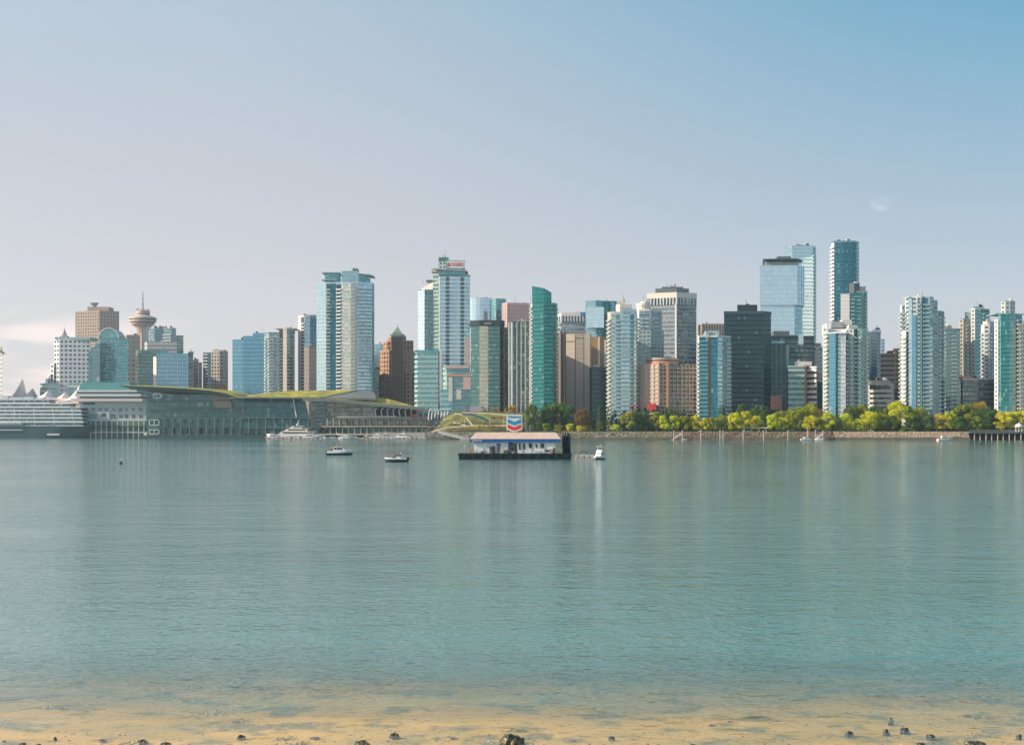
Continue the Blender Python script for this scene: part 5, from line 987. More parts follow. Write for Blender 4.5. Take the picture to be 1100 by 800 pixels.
# picnic shelter
m = MB(); oo = (wx(812, 836), 836, GZ + .4)
for q in (-8, -3, 2, 7): m.box(q, q + .4, 0, .4, 0, 2.8); m.box(q, q + .4, 4, 4.4, 0, 2.8)
m.hexa([(-9, -.8, 2.8), (8.4, -.8, 2.8), (8.4, 5, 2.8), (-9, 5, 2.8)], [(-8.6, -.4, 3.2), (8, -.4, 3.2), (8, 4.6, 3.2), (-8.6, 4.6, 3.2)], 0); m.box(-6, -4, 1, 3, 0, 1, 0)
tag(put('picnic_shelter', m.mesh('picnic_shelter', OFFW, merge=False), None, oo), 'low white posted picnic shelter under the trees behind the marina', 'shelter')
# ================================================================ trees
def leafmat(name, base, tr=.35):
    g = G(name); oi = g.n('ObjectInfo'); geo = g.n('NewGeometry'); uv = g.n('UVMap').outputs[0]
    sx = g.n('SeparateXYZ'); g.L.new(uv, sx.inputs[0])
    hv = g.n('HueSaturation'); hv.inputs['Color'].default_value = (*base, 1)
    g.put(hv.inputs['Hue'], g.math('MULTIPLY_ADD', oi.outputs['Random'], .05, g.math('MULTIPLY_ADD', sx.outputs[0], .05, .466)))
    g.put(hv.inputs['Value'], g.math('MULTIPLY_ADD', sx.outputs[1], .9, .55)); hv.inputs['Saturation'].default_value = 1.0
    d = g.n('BsdfDiffuse'); g.L.new(hv.outputs[0], d.inputs[0]); t = g.n('BsdfTranslucent'); g.L.new(hv.outputs[0], t.inputs[0])
    m = g.n('MixShader'); m.inputs[0].default_value = tr; g.L.new(d.outputs[0], m.inputs[1]); g.L.new(t.outputs[0], m.inputs[2]); g.L.new(m.outputs[0], g.out.inputs[0]); return g.mat
LM = {'yellow': leafmat('yellow_green_leaves', (.60, .53, .04)), 'olive': leafmat('olive_leaves', (.33, .33, .035)), 'green': leafmat('green_leaves', (.12, .18, .04)),
      'dark': leafmat('dark_conifer_needles', (.016, .050, .034), .1), 'orange': leafmat('orange_leaves', (.46, .22, .03)), 'russet': leafmat('russet_leaves', (.20, .12, .03))}
BARK = solid('bark', (.10, .075, .055), .9)
def crown(kind, seed):
    """leaf-sized faces through lobes; unit crown about 1 wide (-.5...5) and 1 high (0..1)"""
    rd = random.Random(seed); m = MB(); lobes = []
    if kind == 'round':
        for i in range(24):
            a = rd.uniform(0, 6.28); z = rd.uniform(.12, .86); r = math.sqrt(max(0, .25 - (z - .46) ** 2 * 1.15)) * rd.uniform(.45, .95)
            lobes.append((r * math.cos(a), r * math.sin(a), z, rd.uniform(.12, .22), rd.uniform(.25, 1)))
        nl = 4600; ls = .030
    elif kind == 'cone':
        for i in range(26):
            z = rd.uniform(.02, .97); r = .40 * (1 - z) ** .8 * rd.uniform(.5, 1.1); a = rd.uniform(0, 6.28); lobes.append((r * math.cos(a), r * math.sin(a), z, .05 + .11 * (1 - z), rd.uniform(.3, 1)))
        nl = 3600; ls = .028
    else:                        # column
        for i in range(22):
            z = rd.uniform(.03, .95); r = .28 * math.sin(math.pi * min(1, z * .85 + .12)) * rd.uniform(.4, 1); a = rd.uniform(0, 6.28); lobes.append((r * math.cos(a), r * math.sin(a), z, .09 + .09 * (1 - z), rd.uniform(.3, 1)))
        nl = 2000; ls = .028
    tot = sum(l[3] ** 2 for l in lobes)
    for (x, y, z, r, tone) in lobes:
        for k in range(int(nl * r * r / tot)):
            v = Vector((rd.gauss(0, 1), rd.gauss(0, 1), rd.gauss(0, 1))).normalized(); rr = r * (rd.uniform(.35, 1.0) ** .5) * rd.uniform(.85, 1.12)
            p = Vector((x, y, z)) + Vector((v.x, v.y, v.z * (.72 if kind != 'cone' else .5))) * rr
            n = (v + Vector((rd.gauss(0, .55), rd.gauss(0, .55), rd.gauss(0, .55)))).normalized(); t = n.orthogonal().normalized(); t.rotate(Matrix.Rotation(rd.uniform(0, 6.28), 3, n)); b = n.cross(t); s_ = ls * rd.uniform(.6, 1.35)
            uv = (rd.random() * .6 + tone * .4, rd.random() * .35 + tone * .65)
            m.face([p - t * s_, p - b * s_ * .6, p + t * s_, p + b * s_ * .6], 0, [uv] * 4)
    return m
def trunk(seed, h=.35):
    rd = random.Random(seed); m = MB(); m.tube((0, 0, -.06), (rd.uniform(-.02, .02), 0, h), .035, .024, 7)
    for i in range(5):
        a = i * 1.3 + rd.random(); p = (0, 0, h * rd.uniform(.55, 1)); q = (.28 * math.cos(a), .28 * math.sin(a), h + rd.uniform(.12, .4)); m.tube(p, q, .016, .006, 5)
    m.tube((0, 0, h), (rd.uniform(-.05, .05), 0, h + .4), .02, .006, 5); return m
CR = {}
for kind in ('round', 'cone', 'column'):
    for v_ in range(5 if kind == 'round' else 3):
        for cn in (('yellow', 'olive', 'green', 'orange', 'russet') if kind == 'round' else (('dark', 'green') if kind == 'cone' else ('green', 'orange', 'dark'))):
            if (kind, v_) not in CR: CR[(kind, v_)] = crown(kind, 10 * v_ + len(kind))
            me = CR[(kind, v_)].mesh('crown', LM[cn], merge=False); CR[(kind, v_, cn)] = me
TRK = [trunk(i).mesh('trunk', BARK) for i in range(4)]
TREES = []
def tree(px, py0, py1, wpx, kind, col, Y, gz=GZ + .4):
    """px centre, py0 top, wpx crown width; base on the ground"""
    TREES.append((px, py0, py1, wpx, kind, col, Y, gz))
R1, R2, R3 = 838, 856, 880
for a in ((529, 437, 447, 5.5, 'column', 'orange', 960), (535.6, 436.5, 447, 5.5, 'column', 'orange', 958), (543, 438, 447, 5, 'column', 'orange', 962), (550, 434.5, 446, 10, 'round', 'orange', 955), (521, 439.5, 446, 5, 'round', 'olive', 960), (559.5, 441, 450, 8, 'round', 'olive', 950)):
    tree(*a, gz=wz(447, a[6]) if a[0] < 553 else GZ)
for a in ((571, 433.5, 460, 14, 'round', 'green', 880), (579, 440, 461, 9, 'round', 'green', 876), (589, 433, 462, 18, 'round', 'green', 884), (598, 430.5, 462, 22, 'round', 'green', 892), (609, 433.5, 462, 18, 'round', 'green', 886), (626, 438.5, 463, 16, 'round', 'russet', 872),
          (643.3, 436.5, 462, 5.5, 'column', 'green', 862), (653.5, 437, 462, 5.5, 'column', 'green', 860), (636, 441, 462, 8, 'cone', 'dark', 880), (648, 440, 462, 9, 'cone', 'dark', 885), (660, 438, 462, 11, 'cone', 'dark', 882), (668, 441, 462, 9, 'cone', 'dark', 880),
          (587, 454, 464, 9, 'round', 'olive', 842), (600, 455.5, 464.5, 8, 'round', 'olive', 838), (612, 454.5, 464.5, 8, 'round', 'yellow', 836), (623.5, 457, 465, 9, 'round', 'yellow', 834), (645, 452.5, 464, 8, 'round', 'green', 836), (635, 457, 464, 6, 'cone', 'green', 836),
          (661, 455.5, 464, 10, 'round', 'yellow', 836), (676, 439.5, 464, 17, 'round', 'olive', 848), (682, 449, 464, 13, 'cone', 'dark', 840), (690, 442, 463, 15, 'round', 'green', 850), (699, 449, 463, 9, 'cone', 'dark', 844), (704.5, 442, 463, 11, 'round', 'olive', 846),
          (714, 444.8, 463, 12, 'round', 'yellow', 842), (724.5, 445.3, 463, 11, 'round', 'yellow', 842), (735, 445.6, 463, 13, 'round', 'olive', 842), (745.8, 446, 463, 11, 'round', 'yellow', 842), (756.5, 448.5, 463, 11, 'round', 'yellow', 840), (766, 447, 463, 12, 'round', 'olive', 840), (775, 445.3, 463, 13, 'round', 'olive', 842),
          (727.5, 430, 450, 6, 'column', 'green', 884), (718, 434.5, 450, 8, 'round', 'green', 880), (789, 443, 463, 15, 'round', 'yellow', 838), (800.5, 441.5, 463, 13, 'round', 'yellow', 838), (796, 433.5, 455, 13, 'round', 'green', 884), (817, 433, 458, 19, 'round', 'green', 872), (813, 446.5, 460, 12, 'round', 'yellow', 846), (829.5, 445, 463, 13, 'round', 'yellow', 838), (839.5, 447, 463, 12, 'round', 'yellow', 838), (848, 445.5, 463, 12, 'round', 'olive', 840), (857, 438.5, 463, 17, 'round', 'olive', 850), (868, 431.8, 458, 22, 'round', 'olive', 868),
          (869.5, 445, 463, 14, 'round', 'yellow', 838), (879, 448, 463, 11, 'round', 'olive', 838), (889.5, 443, 463, 17, 'round', 'yellow', 840), (899, 447, 463, 12, 'round', 'green', 838), (908.5, 444, 463, 14, 'round', 'yellow', 840), (915, 436, 460, 15, 'round', 'green', 864), (920, 448.5, 463, 11, 'round', 'yellow', 838), (934, 441.5, 463, 19, 'round', 'yellow', 842), (946.5, 443, 463, 14, 'round', 'olive', 842), (928, 434.5, 458, 17, 'round', 'olive', 868), (941, 435, 458, 15, 'round', 'green', 868), (951, 436.5, 458, 14, 'round', 'olive', 866), (957.5, 445, 463, 11, 'round', 'green', 840),
          (966, 431, 463, 23, 'round', 'yellow', 848), (975, 432.5, 460, 17, 'round', 'green', 862), (975.5, 447, 463.5, 17, 'cone', 'green', 836), (987, 437, 463, 18, 'round', 'olive', 850), (997, 444.5, 463, 13, 'round', 'green', 842), (1000, 435.5, 458, 16, 'round', 'green', 868), (1011.5, 443, 463, 16, 'round', 'yellow', 842), (1022.5, 440.5, 463, 16, 'round', 'yellow', 844), (1031, 446, 463, 13, 'round', 'green', 838), (1036, 432, 460, 21, 'round', 'olive', 862), (1041, 444, 463, 14, 'round', 'olive', 842), (1052, 431.5, 460, 17, 'round', 'orange', 864), (1058, 437, 463, 18, 'round', 'green', 850), (1049, 447, 463, 13, 'round', 'olive', 838),
          (1066, 438, 463, 15, 'round', 'green', 852), (1079, 442, 463, 19, 'round', 'yellow', 842), (1090.5, 440.5, 463, 17, 'round', 'yellow', 844), (1101, 440, 463, 17, 'round', 'yellow', 842), (1115, 439, 463, 19, 'round', 'olive', 846)):
    tree(*a)
rd = random.Random(77); q = 672.
while q < 1110:      # darker back row
    if q < 800: tree(q, rd.uniform(436.5, 441), 462, rd.uniform(9, 13), 'cone', 'dark', 898 + rd.uniform(-3, 3)); q += rd.uniform(5, 8)
    else: tree(q, rd.uniform(436.5, 442), 462, rd.uniform(13, 19), 'round', rd.choice(['green', 'olive', 'green', 'russet']), 896 + rd.uniform(-4, 3)); q += rd.uniform(10, 15)
q = 690.
while q < 1100:      # low shrubs filling below the crowns
    tree(q, rd.uniform(455, 457.5), 463, rd.uniform(7, 11), 'round', rd.choice(['green', 'green', 'olive']), 850 + rd.uniform(-2, 2)); q += rd.uniform(9, 14)
MARKS = [(500, 'park slope kiosk'), (553, 'barge price sign'), (583, 'emerald glass tower'), (598, 'slot crowned striped tower'), (620, 'tan concrete tower'), (643, 'dark green mid rise'), (668, 'pale blue apartment tower'), (697, 'pale green apartment tower'), (718, 'pink brown hotel'), (738, 'pink hotel right half'), (766, 'brown striped teal tower'), (790, 'black tower left half'), (815, 'black tower right half'), (838, 'dark green lattice tower'), (860, 'white ribbon banded office'), (882, 'small dark glass block'), (903, 'blue fronted tower'), (922, 'grey balconied wing'), (945, 'low white office'), (965, 'golden tan tower'), (978, 'broad residential tower left edge'), (1000, 'broad residential tower right side'), (1022, 'plain teal grey tower'), (1050, 'dark grey glass mid rise'), (1072, 'emerald tower left edge'), (1085, 'emerald fronted tower'), (1103, 'beige right edge tower')]
CN = {'yellow': 'yellow green', 'olive': 'olive', 'green': 'mid green', 'dark': 'dark', 'orange': 'orange gold', 'russet': 'russet brown'}
used = {}; TREES.sort(key=lambda t: t[0])
for i, (px, py0, py1, wp, kind, col, Y, gz) in enumerate(TREES):
    X = wx(px, Y); zt = wz(py0, Y); H = zt - gz; r_ = random.Random(i * 7 + 1); tall = kind != 'round'; wid = wp / F * Y * (1.0 if kind == 'round' else 1.25)
    shrub = H < 7.5 and kind == 'round'
    mk = min(MARKS, key=lambda m: abs(m[0] - px))[1]
    nm = 'shrub' if shrub else ('conifer' if kind == 'cone' else ('slim_tree' if kind == 'column' else 'tree'))
    row = 'front row' if Y < 845 else ('middle row' if Y < 872 else 'back row')
    base = f"{CN[col]} {'shrub' if shrub else {'cone': 'conifer', 'column': 'slim tree', 'round': 'tree'}[kind]}, {row}, below the {mk}"
    used.setdefault(base, []).append(None); k = len(used[base])
    lab = base if k == 1 else base + [', second one', ', third one', ', fourth one', ', fifth one', ', sixth one'][min(k - 2, 4)]
    root = empty(nm, (X, Y, gz), lab, 'shrub' if shrub else 'tree', 'shrubs under the shore trees' if shrub else 'trees along the far shore', r_.uniform(0, 6.28))
    me = CR[(kind, r_.randrange(5 if kind == 'round' else 3), col)]
    lo = .02 if (tall or shrub) else .14
    if Y >= 872 and not tall: lo = .05
    c_ = put('crown', me, root, (0, 0, H * lo)); c_.scale = (wid * 1.08, wid * 1.08, H * (1.03 - lo))
    t_ = put('trunk', TRK[i % 4], root); t_.scale = (wid * .9, wid * .9, H * .8)
# street lamps in the park
for q, v_, t_ in ((499, .6, 'left end of the park path'), (526, .6, 'middle of the orange shrub border'), (541, .6, 'just left of the shield sign')):
    p = slope(q, v_); m = MB(); m.tube((0, 0, -.3), (0, 0, 6.4), .13, .09, 6); m.tube((0, 0, 6.4), (.9, 0, 6.7), .07, .06, 5); m.box(.6, 1.3, -.15, .15, 6.6, 6.78); tag(put('street_lamp', m.mesh('street_lamp', OFFW, merge=False), None, tuple(p)), 'thin pale lamp post at the ' + t_, 'lamp', 'lamp posts in the waterfront park')
# ================================================================ boats and barge
NAVY = solid('navy_hull', (.02, .045, .075), .25); BOATW = solid('boat_white', (.78, .77, .75), .3); TINT = solid('tinted_screen', (.03, .06, .07), .1)
def hull_mesh(Ln, B, H, mat_lo, mat_hi, bowx=1, n=12, band_=.35, rake=.12):
    """planing hull along +X (bow), waterline z=0"""
    m = MB(); S_ = []
    for i in range(n + 1):
        t = i / n; x = -Ln / 2 + Ln * t; w_ = B / 2 * (1 - max(0, (t - .45) / .55) ** 2.4) * (.88 + .12 * min(1, t * 4)); w_ = max(w_, .02); sh = H * (1 + .35 * max(0, t - .3) ** 1.5); kx = x + (rake * Ln * t ** 3 * 0); ch = .35 * H + .3 * H * max(0, t - .6)
        S_.append([(x - rake * Ln * max(0, t - .7) * 1.2, 0, -.35 * H), (x - rake * Ln * max(0, t - .8), w_ * .82, ch * .3), (x, w_, sh * (1 - band_)), (x + .01 * Ln * t, w_ * 1.02, sh)])
    for sgn in (1, -1):
        for i in range(n):
            for k in range(3):
                q = [S_[i][k], S_[i + 1][k], S_[i + 1][k + 1], S_[i][k + 1]]; q = [(x, y * sgn, z) for x, y, z in q]; m.face(q if sgn < 0 else q[::-1], 1 if k == 2 else 0)
    for i in range(n):
        a, c_ = S_[i][3], S_[i + 1][3]; m.face([(a[0], -a[1], a[2]), (c_[0], -c_[1], c_[2]), (c_[0], c_[1], c_[2]), (a[0], a[1], a[2])], 1)
    tr_ = S_[0]; m.face([(p[0], p[1], p[2]) for p in tr_] + [(p[0], -p[1], p[2]) for p in reversed(tr_[1:])], 0)
    return m.mesh('hull', [mat_lo, mat_hi])
def outboard(parent, x, z):
    m = MB(); m.box(x - .35, x + .1, -.2, .2, z, z + .55); m.box(x - .2, x, -.08, .08, z - .9, z); return put('outboard_motor', m.mesh('outboard_motor', BLACKM, merge=False), parent)
def person(px_, py_, pz_, label, shirt, standing=True, h=1.72, rz=0):
    """one continuous skinned figure"""
    me = bpy.data.meshes.new('person'); s_ = h / 1.75
    J = {'pel': (0, 0, .93), 'chest': (0, .02, 1.28), 'neck': (0, .02, 1.47), 'head': (0, -.01, 1.62), 'top': (0, 0, 1.72), 'shL': (-.19, .02, 1.40), 'elL': (-.25, .02, 1.12), 'haL': (-.2, -.16, .95), 'shR': (.19, .02, 1.40), 'elR': (.26, .02, 1.13), 'haR': (.22, -.18, .98), 'hiL': (-.1, 0, .88), 'knL': (-.11, -.02, .5), 'anL': (-.12, .03, .09), 'toL': (-.13, -.14, .04), 'hiR': (.1, 0, .88), 'knR': (.12, -.03, .5), 'anR': (.13, .02, .09), 'toR': (.14, -.15, .04)}
    if not standing:
        for k in ('knL', 'knR'): J[k] = (J[k][0], -.42, .90)
        for k in ('anL', 'anR'): J[k] = (J[k][0], -.46, .48)
        for k in ('toL', 'toR'): J[k] = (J[k][0], -.62, .44)
    rad = {'pel': .15, 'chest': .16, 'neck': .06, 'head': .105, 'top': .06, 'shL': .07, 'shR': .07, 'elL': .045, 'elR': .045, 'haL': .035, 'haR': .035, 'hiL': .1, 'hiR': .1, 'knL': .065, 'knR': .065, 'anL': .045, 'anR': .045, 'toL': .04, 'toR': .04}
    ks = list(J); E = [('pel', 'chest'), ('chest', 'neck'), ('neck', 'head'), ('head', 'top'), ('chest', 'shL'), ('shL', 'elL'), ('elL', 'haL'), ('chest', 'shR'), ('shR', 'elR'), ('elR', 'haR'), ('pel', 'hiL'), ('hiL', 'knL'), ('knL', 'anL'), ('anL', 'toL'), ('pel', 'hiR'), ('hiR', 'knR'), ('knR', 'anR'), ('anR', 'toR')]
    me.from_pydata([tuple(c * s_ for c in J[k]) for k in ks], [(ks.index(a), ks.index(c_)) for a, c_ in E], [])
    o = bpy.data.objects.new('person', me); COL.objects.link(o); o.modifiers.new('skin', 'SKIN'); su = o.modifiers.new('sub', 'SUBSURF'); su.levels = su.render_levels = 1
    for i, k in enumerate(ks): me.skin_vertices[0].data[i].radius = (rad[k] * s_,) * 2; me.skin_vertices[0].data[i].use_root = (k == 'pel')
    g = G('clothes_' + label[:12].replace(' ', '_')); t = g.n('TexCoord').outputs['Object']; sx = g.n('SeparateXYZ'); g.L.new(t, sx.inputs[0])
    top_ = g.math('GREATER_THAN', sx.outputs[2], .98 * s_); hd = g.math('GREATER_THAN', sx.outputs[2], 1.5 * s_); c = g.mix(top_, (.03, .04, .07), shirt); c = g.mix(hd, c, (.45, .28, .2)); c = g.mix(g.math('GREATER_THAN', sx.outputs[2], 1.68 * s_), c, (.04, .03, .02)); g.pbr(c, .8); me.materials.append(g.mat)
    o.location = (px_, py_, pz_ if standing else pz_ - .5 * s_); o.rotation_euler = (0, 0, rz); tag(o, label, 'person'); return o
# moving motorboat with white cabin (bow to the right)
Yb = 305; o = (wx(365.2, Yb), Yb, 0)
bt = empty('motorboat', o, 'small motorboat with dark hull and white cabin, trailing a faint wake', 'boat')
put('hull', hull_mesh(6.4, 2.3, .95, NAVY, BOATW, band_=.45), bt)
m = MB(); m.hexa([(-1.6, -.85, .95), (1.6, -.75, 1.05), (1.6, .75, 1.05), (-1.6, .85, .95)], [(-1.6, -.75, 2.0), (.5, -.68, 2.0), (.5, .68, 2.0), (-1.6, .75, 2.0)]); put('cabin', m.mesh('cabin', BOATW), bt)
m = MB()
for a, c_ in ((-1.4, -.75), (-.6, .0), (.12, .62)): m.hexa([(a, -.86, 1.35), (c_, -.84, 1.35), (c_, .84, 1.35), (a, .86, 1.35)], [(a, -.80, 1.82), (c_ - .05, -.76, 1.82), (c_ - .05, .76, 1.82), (a, .80, 1.82)])
put('cabin_window', m.mesh('cabin_window', TINT, merge=False), bt); m = MB(); m.box(-1.8, .7, -.85, .85, 2.0, 2.08); put('cabin_roof', m.mesh('cabin_roof', BOATW), bt)
m = MB(); m.tube((-1.0, 0, 2.08), (-1.0, 0, 2.9), .03, .02, 5); m.tube((3.0, -.3, 1.2), (3.0, .3, 1.2), .03); m.tube((3.0, -.3, 1.2), (1.8, -.7, 1.5), .025); m.tube((3.0, .3, 1.2), (1.8, .7, 1.5), .025); m.tube((1.8, -.7, 1.5), (1.8, -.75, 1.0), .025); put('bow_rail', m.mesh('bow_rail', STEEL, merge=False), bt); outboard(bt, -3.3, .5)
person(o[0] - 2.2, Yb, .62, 'person in an orange brown top at the stern of the cabin motorboat', (.45, .2, .08))
# open dark boat (bow to the left)
Yb = 236; o = (wx(425.3, Yb), Yb, 0); bt = empty('motorboat', o, 'low open motorboat with navy hull and two people aboard, farther right than the cabin boat', 'boat', rz=math.pi)
put('hull', hull_mesh(4.4, 1.8, .72, NAVY, BOATW, band_=.28), bt); m = MB(); m.hexa([(.3, -.55, .75), (.75, -.5, .75), (.75, .5, .75), (.3, .55, .75)], [(.1, -.5, 1.15), (.3, -.45, 1.15), (.3, .45, 1.15), (.1, .5, 1.15)]); put('windscreen', m.mesh('windscreen', TINT), bt); m = MB(); m.box(-.9, -.2, -.6, .6, .72, .95); put('seat', m.mesh('seat', BOATW), bt); outboard(bt, -2.25, .4)
person(o[0] + .1, Yb - .2, .95, 'seated person in a reddish top in the open navy boat', (.5, .15, .1), False, 1.7, R(-90)); person(o[0] + .9, Yb + .1, .95, 'seated person in a pale top behind the driver of the open navy boat', (.6, .6, .62), False, 1.7, R(-90))
# large yacht
Yy = 905; o = (wx(316, Yy), Yy, 0); yt = empty('yacht', o, 'large white motor yacht with stacked decks below the leaning glass post', 'yacht')
put('hull', hull_mesh(41, 8, 3.4, BOATW, BOATW, band_=.3), yt); yt.rotation_euler[2] = math.pi
for k, (a, c_, z0, z1, w_) in enumerate(((-15, 12, 3.3, 5.6, 3.4), (-10, 8, 5.6, 7.8, 2.9), (-6, 4, 7.8, 9.7, 2.3))):
    m = MB(); m.hexa([(a, -w_, z0), (c_, -w_, z0), (c_, w_, z0), (a, w_, z0)], [(a, -w_ + .2, z1), (c_ - 3, -w_ + .2, z1), (c_ - 3, w_ - .2, z1), (a, w_ - .2, z1)]); m.box(a - 2, c_ - 2.6, -w_ - .3, w_ + .3, z1, z1 + .25); put('superstructure', m.mesh('superstructure', WARMW), yt)
    m = MB(); m.box(a + 1, c_ - 4, -w_ - .06, w_ + .06, z0 + .9, z1 - .6); put('window_band', m.mesh('window_band', TINT), yt)
m = MB(); m.tube((-2, 0, 9.9), (-3.4, 0, 14), .25, .12, 6); m.tube((-3.6, -1.6, 12), (-3.6, 1.6, 12), .15); m.lathe(-2.4, 0, [(0, 10.4), (.7, 10.8), (.7, 11.4), (0, 11.8)], 12); put('mast', m.mesh('mast', STEEL, merge=False), yt)
m = MB(); m.box(-20, -15, -3.6, 3.6, 3.1, 3.35); m.box(-19, -16.5, -2, 2, 3.35, 4.3); put('aft_deck', m.mesh('aft_deck', TANP, merge=False), yt)
def cruiser(px, Y, Ln, label, rz=0., mat=BOATW, cab=BOATW, mast=0, fly=True, group='small boats moored on the far shore'):
    o = (wx(px, Y), Y, 0); bt = empty('moored_boat', o, label, 'boat', group, rz); k = Ln / 9.
    put('hull', hull_mesh(Ln, 3 * k, 1.15 * k, mat, BOATW, band_=.4), bt)
    m = MB(); m.hexa([(-2.6 * k, -1.1 * k, 1.15 * k), (2.2 * k, -1 * k, 1.3 * k), (2.2 * k, 1 * k, 1.3 * k), (-2.6 * k, 1.1 * k, 1.15 * k)], [(-2.4 * k, -1 * k, 2.3 * k), (.9 * k, -.8 * k, 2.3 * k), (.9 * k, .8 * k, 2.3 * k), (-2.4 * k, 1 * k, 2.3 * k)]); put('cabin', m.mesh('cabin', cab), bt)
    m = MB(); m.box(-2.2 * k, 1.0 * k, -1.12 * k, 1.12 * k, 1.6 * k, 2.05 * k); put('cabin_window', m.mesh('cabin_window', TINT), bt)
    if fly: m = MB(); m.box(-2 * k, -.4 * k, -.8 * k, .8 * k, 2.3 * k, 2.8 * k); m.box(-2.2 * k, 0, -.9 * k, .9 * k, 3.5 * k, 3.6 * k); m.tube((-2 * k, -.8 * k, 2.3 * k), (-2 * k, -.8 * k, 3.5 * k), .05); m.tube((-.2 * k, .8 * k, 2.3 * k), (-.2 * k, .8 * k, 3.5 * k), .05); put('flybridge', m.mesh('flybridge', cab, merge=False), bt)
    if mast: m = MB(); m.tube((.3, 0, 1), (.3, 0, mast), .09, .05, 6); m.tube((.3, 0, 2.2 * k), (-2.8 * k, 0, 2.4 * k), .12, .12, 6); put('mast', m.mesh('mast', STEEL, merge=False), bt)
    return bt
cruiser(295, 902, 13, 'small reddish trimmed boat at the left end of the yacht', mat=solid('dull_red_hull', (.45, .16, .12))); cruiser(334, 898, 14, 'white low cruiser touching the right end of the yacht'); cruiser(346, 900, 11, 'white box cabined boat right of the yacht', fly=False); cruiser(358, 905, 8, 'tiny pale boat below the pinkish gangway head', fly=False)
cruiser(404, 925, 12, 'pale cruiser at the end of the pinkish gangway', 3.1); cruiser(417, 925, 14, 'grey white cruiser in the middle of the left hand docks', cab=OFFW); cruiser(431, 925, 15, 'long grey white cruiser left of the dark dock opening', 3.0, cab=OFFW); cruiser(441, 926, 10, 'short dark hulled boat right of the long grey cruiser', mat=NAVY); cruiser(452.5, 920, 5, 'tiny white boat alone under the stair ramps', fly=False); cruiser(474, 840, 6, 'tiny pale boat under the long white gangway', fly=False)
cruiser(866.5, 810, 8, 'small white moored sailboat with bare mast at the marina', mast=9.5, fly=False); cruiser(880, 811, 6.5, 'small pale boat beside the stone ramp of the marina', 3.1, fly=False); cruiser(735, 812, 4, 'tiny pale tender tied beside the marina gangway', fly=False)
bt = cruiser(1015, 745, 9.5, 'white cabin cruiser with red trim off the sandy stone bank', .12, group=None); m = MB(); m.box(-4.2, -2.9, -1, 1, 1.3, 1.9); put('deck_cover', m.mesh('deck_cover', RED), bt)
cruiser(323, 897, 9, 'small white runabout under the middle of the yacht', fly=False); cruiser(370, 915, 10, 'white launch just right of the pinkish gangway foot', 3.1); cruiser(381, 918, 9, 'low pale boat between the launch and the pale cruiser', fly=False); cruiser(395, 921, 9, 'cream small cabin boat left of the pale cruiser', cab=WARMW); cruiser(424, 915, 8, 'little white boat in front of the grey white cruiser', fly=False)
# docks on the left
for a, c_, Y, t_ in ((286, 352, 893, 'low dock in front of the large yacht'), (388, 448, 919, 'low dock below the row of left hand cruisers')):
    m = MB(); L_ = wx(c_, Y) - wx(a, Y); m.box(-L_ / 2, L_ / 2, -1.2, 1.2, -.3, .6)
    for i in range(14): m.tube((-L_ / 2 + L_ * (i + .5) / 14, -1.3, -1), (-L_ / 2 + L_ * (i + .5) / 14, -1.3, 1.6 + (i % 3) * .5), .22, .2, 6, 1)
    rd = random.Random(a)
    for i in range(16): xx = -L_ / 2 + L_ * rd.random() * .97; m.box(xx, xx + rd.uniform(.5, 1.6), -.8, .6, .6, .6 + rd.uniform(.4, 1.3), rd.choice([0, 1, 2, 2]))
    tag(put('dock', m.mesh('dock', [solid('dock_pinkish', (.5, .38, .34)), solid('dock_white', (.66, .6, .56)), solid('dock_red', (.5, .2, .15))], merge=False), None, (wx((a + c_) / 2, Y), Y, 0)), t_, 'dock')
# --- fuel barge
Yf = 262; o = (wx(553, Yf), Yf, 0); kb = Yf / F
fb = empty('fuel_barge', o, 'white floating fuel station with blue fascia on a black barge', 'fuel barge')
X = lambda px: (px - 553) * kb
Zb = lambda py: wz(py, Yf)
BW = solid('barge_wall', (.82, .82, .80), .6, var=.06, sc=.6); FAS = solid('blue_fascia', (.015, .12, .38), .4); RFM = solid('barge_roof', (.56, .42, .34), .85, var=.35, sc=.9); BH = solid('black_barge', (.012, .02, .026), .5)
m = MB(); q = 7.5
m.hexa([(X(493.5), 0, -.5), (X(613), 0, -.5), (X(613), q + 1, -.5), (X(493.5), q + 1, -.5)], [(X(492), -.4, Zb(486.9)), (X(614.2), -.4, Zb(486.9)), (X(614.2), q + 1.4, Zb(486.9)), (X(492), q + 1.4, Zb(486.9))])
zd = Zb(486.9)
hb = put('barge_hull', m.mesh('barge_hull', BH), fb)
tm = MB(); tm.lathe(0, 0, [(.10, -.12), (.34, -.12), (.34, .12), (.10, .12), (.10, -.12)], 12); tme = tm.mesh('tyre_fender', BLACKM)
for i in range(12):
    t_ = put('tyre_fender', tme, hb, (X(498 + i * 10), -.5, .55)); t_.rotation_euler = (R(90), 0, 0)
m = MB(); m.box(X(509), X(545), 1.0, 6.8, zd, Zb(474.5)); m.box(X(556), X(597), .9, 6.8, zd, Zb(474.5)); m.box(X(545), X(556), 3.2, 6.8, zd, Zb(474.5)); put('wall', m.mesh('wall', BW, merge=False), fb)
m = MB(); z0, z1 = Zb(474.9), Zb(471.4); m.box(X(504.6), X(602.3), .50, 7.7, z0, z1); fa = put('fascia', m.mesh('fascia', FAS), fb)
m = MB(); m.hexa([(X(504.2), .43, z1), (X(602.8), .43, z1), (X(602.8), 7.8, z1), (X(504.2), 7.8, z1)], [(X(511), 3.4, Zb(464.4)), (X(597.5), 3.4, Zb(464.4)), (X(597.5), 4.0, Zb(464.4)), (X(511), 4.0, Zb(464.4))]); put('roof', m.mesh('roof', RFM), fb)
lettering('Chevron', .62, (X(512.4), .45, (z0 + z1) / 2), fa, WHITE, 1.0, bold=.012)
WF = solid('window_frame', (.55, .56, .58), .5)
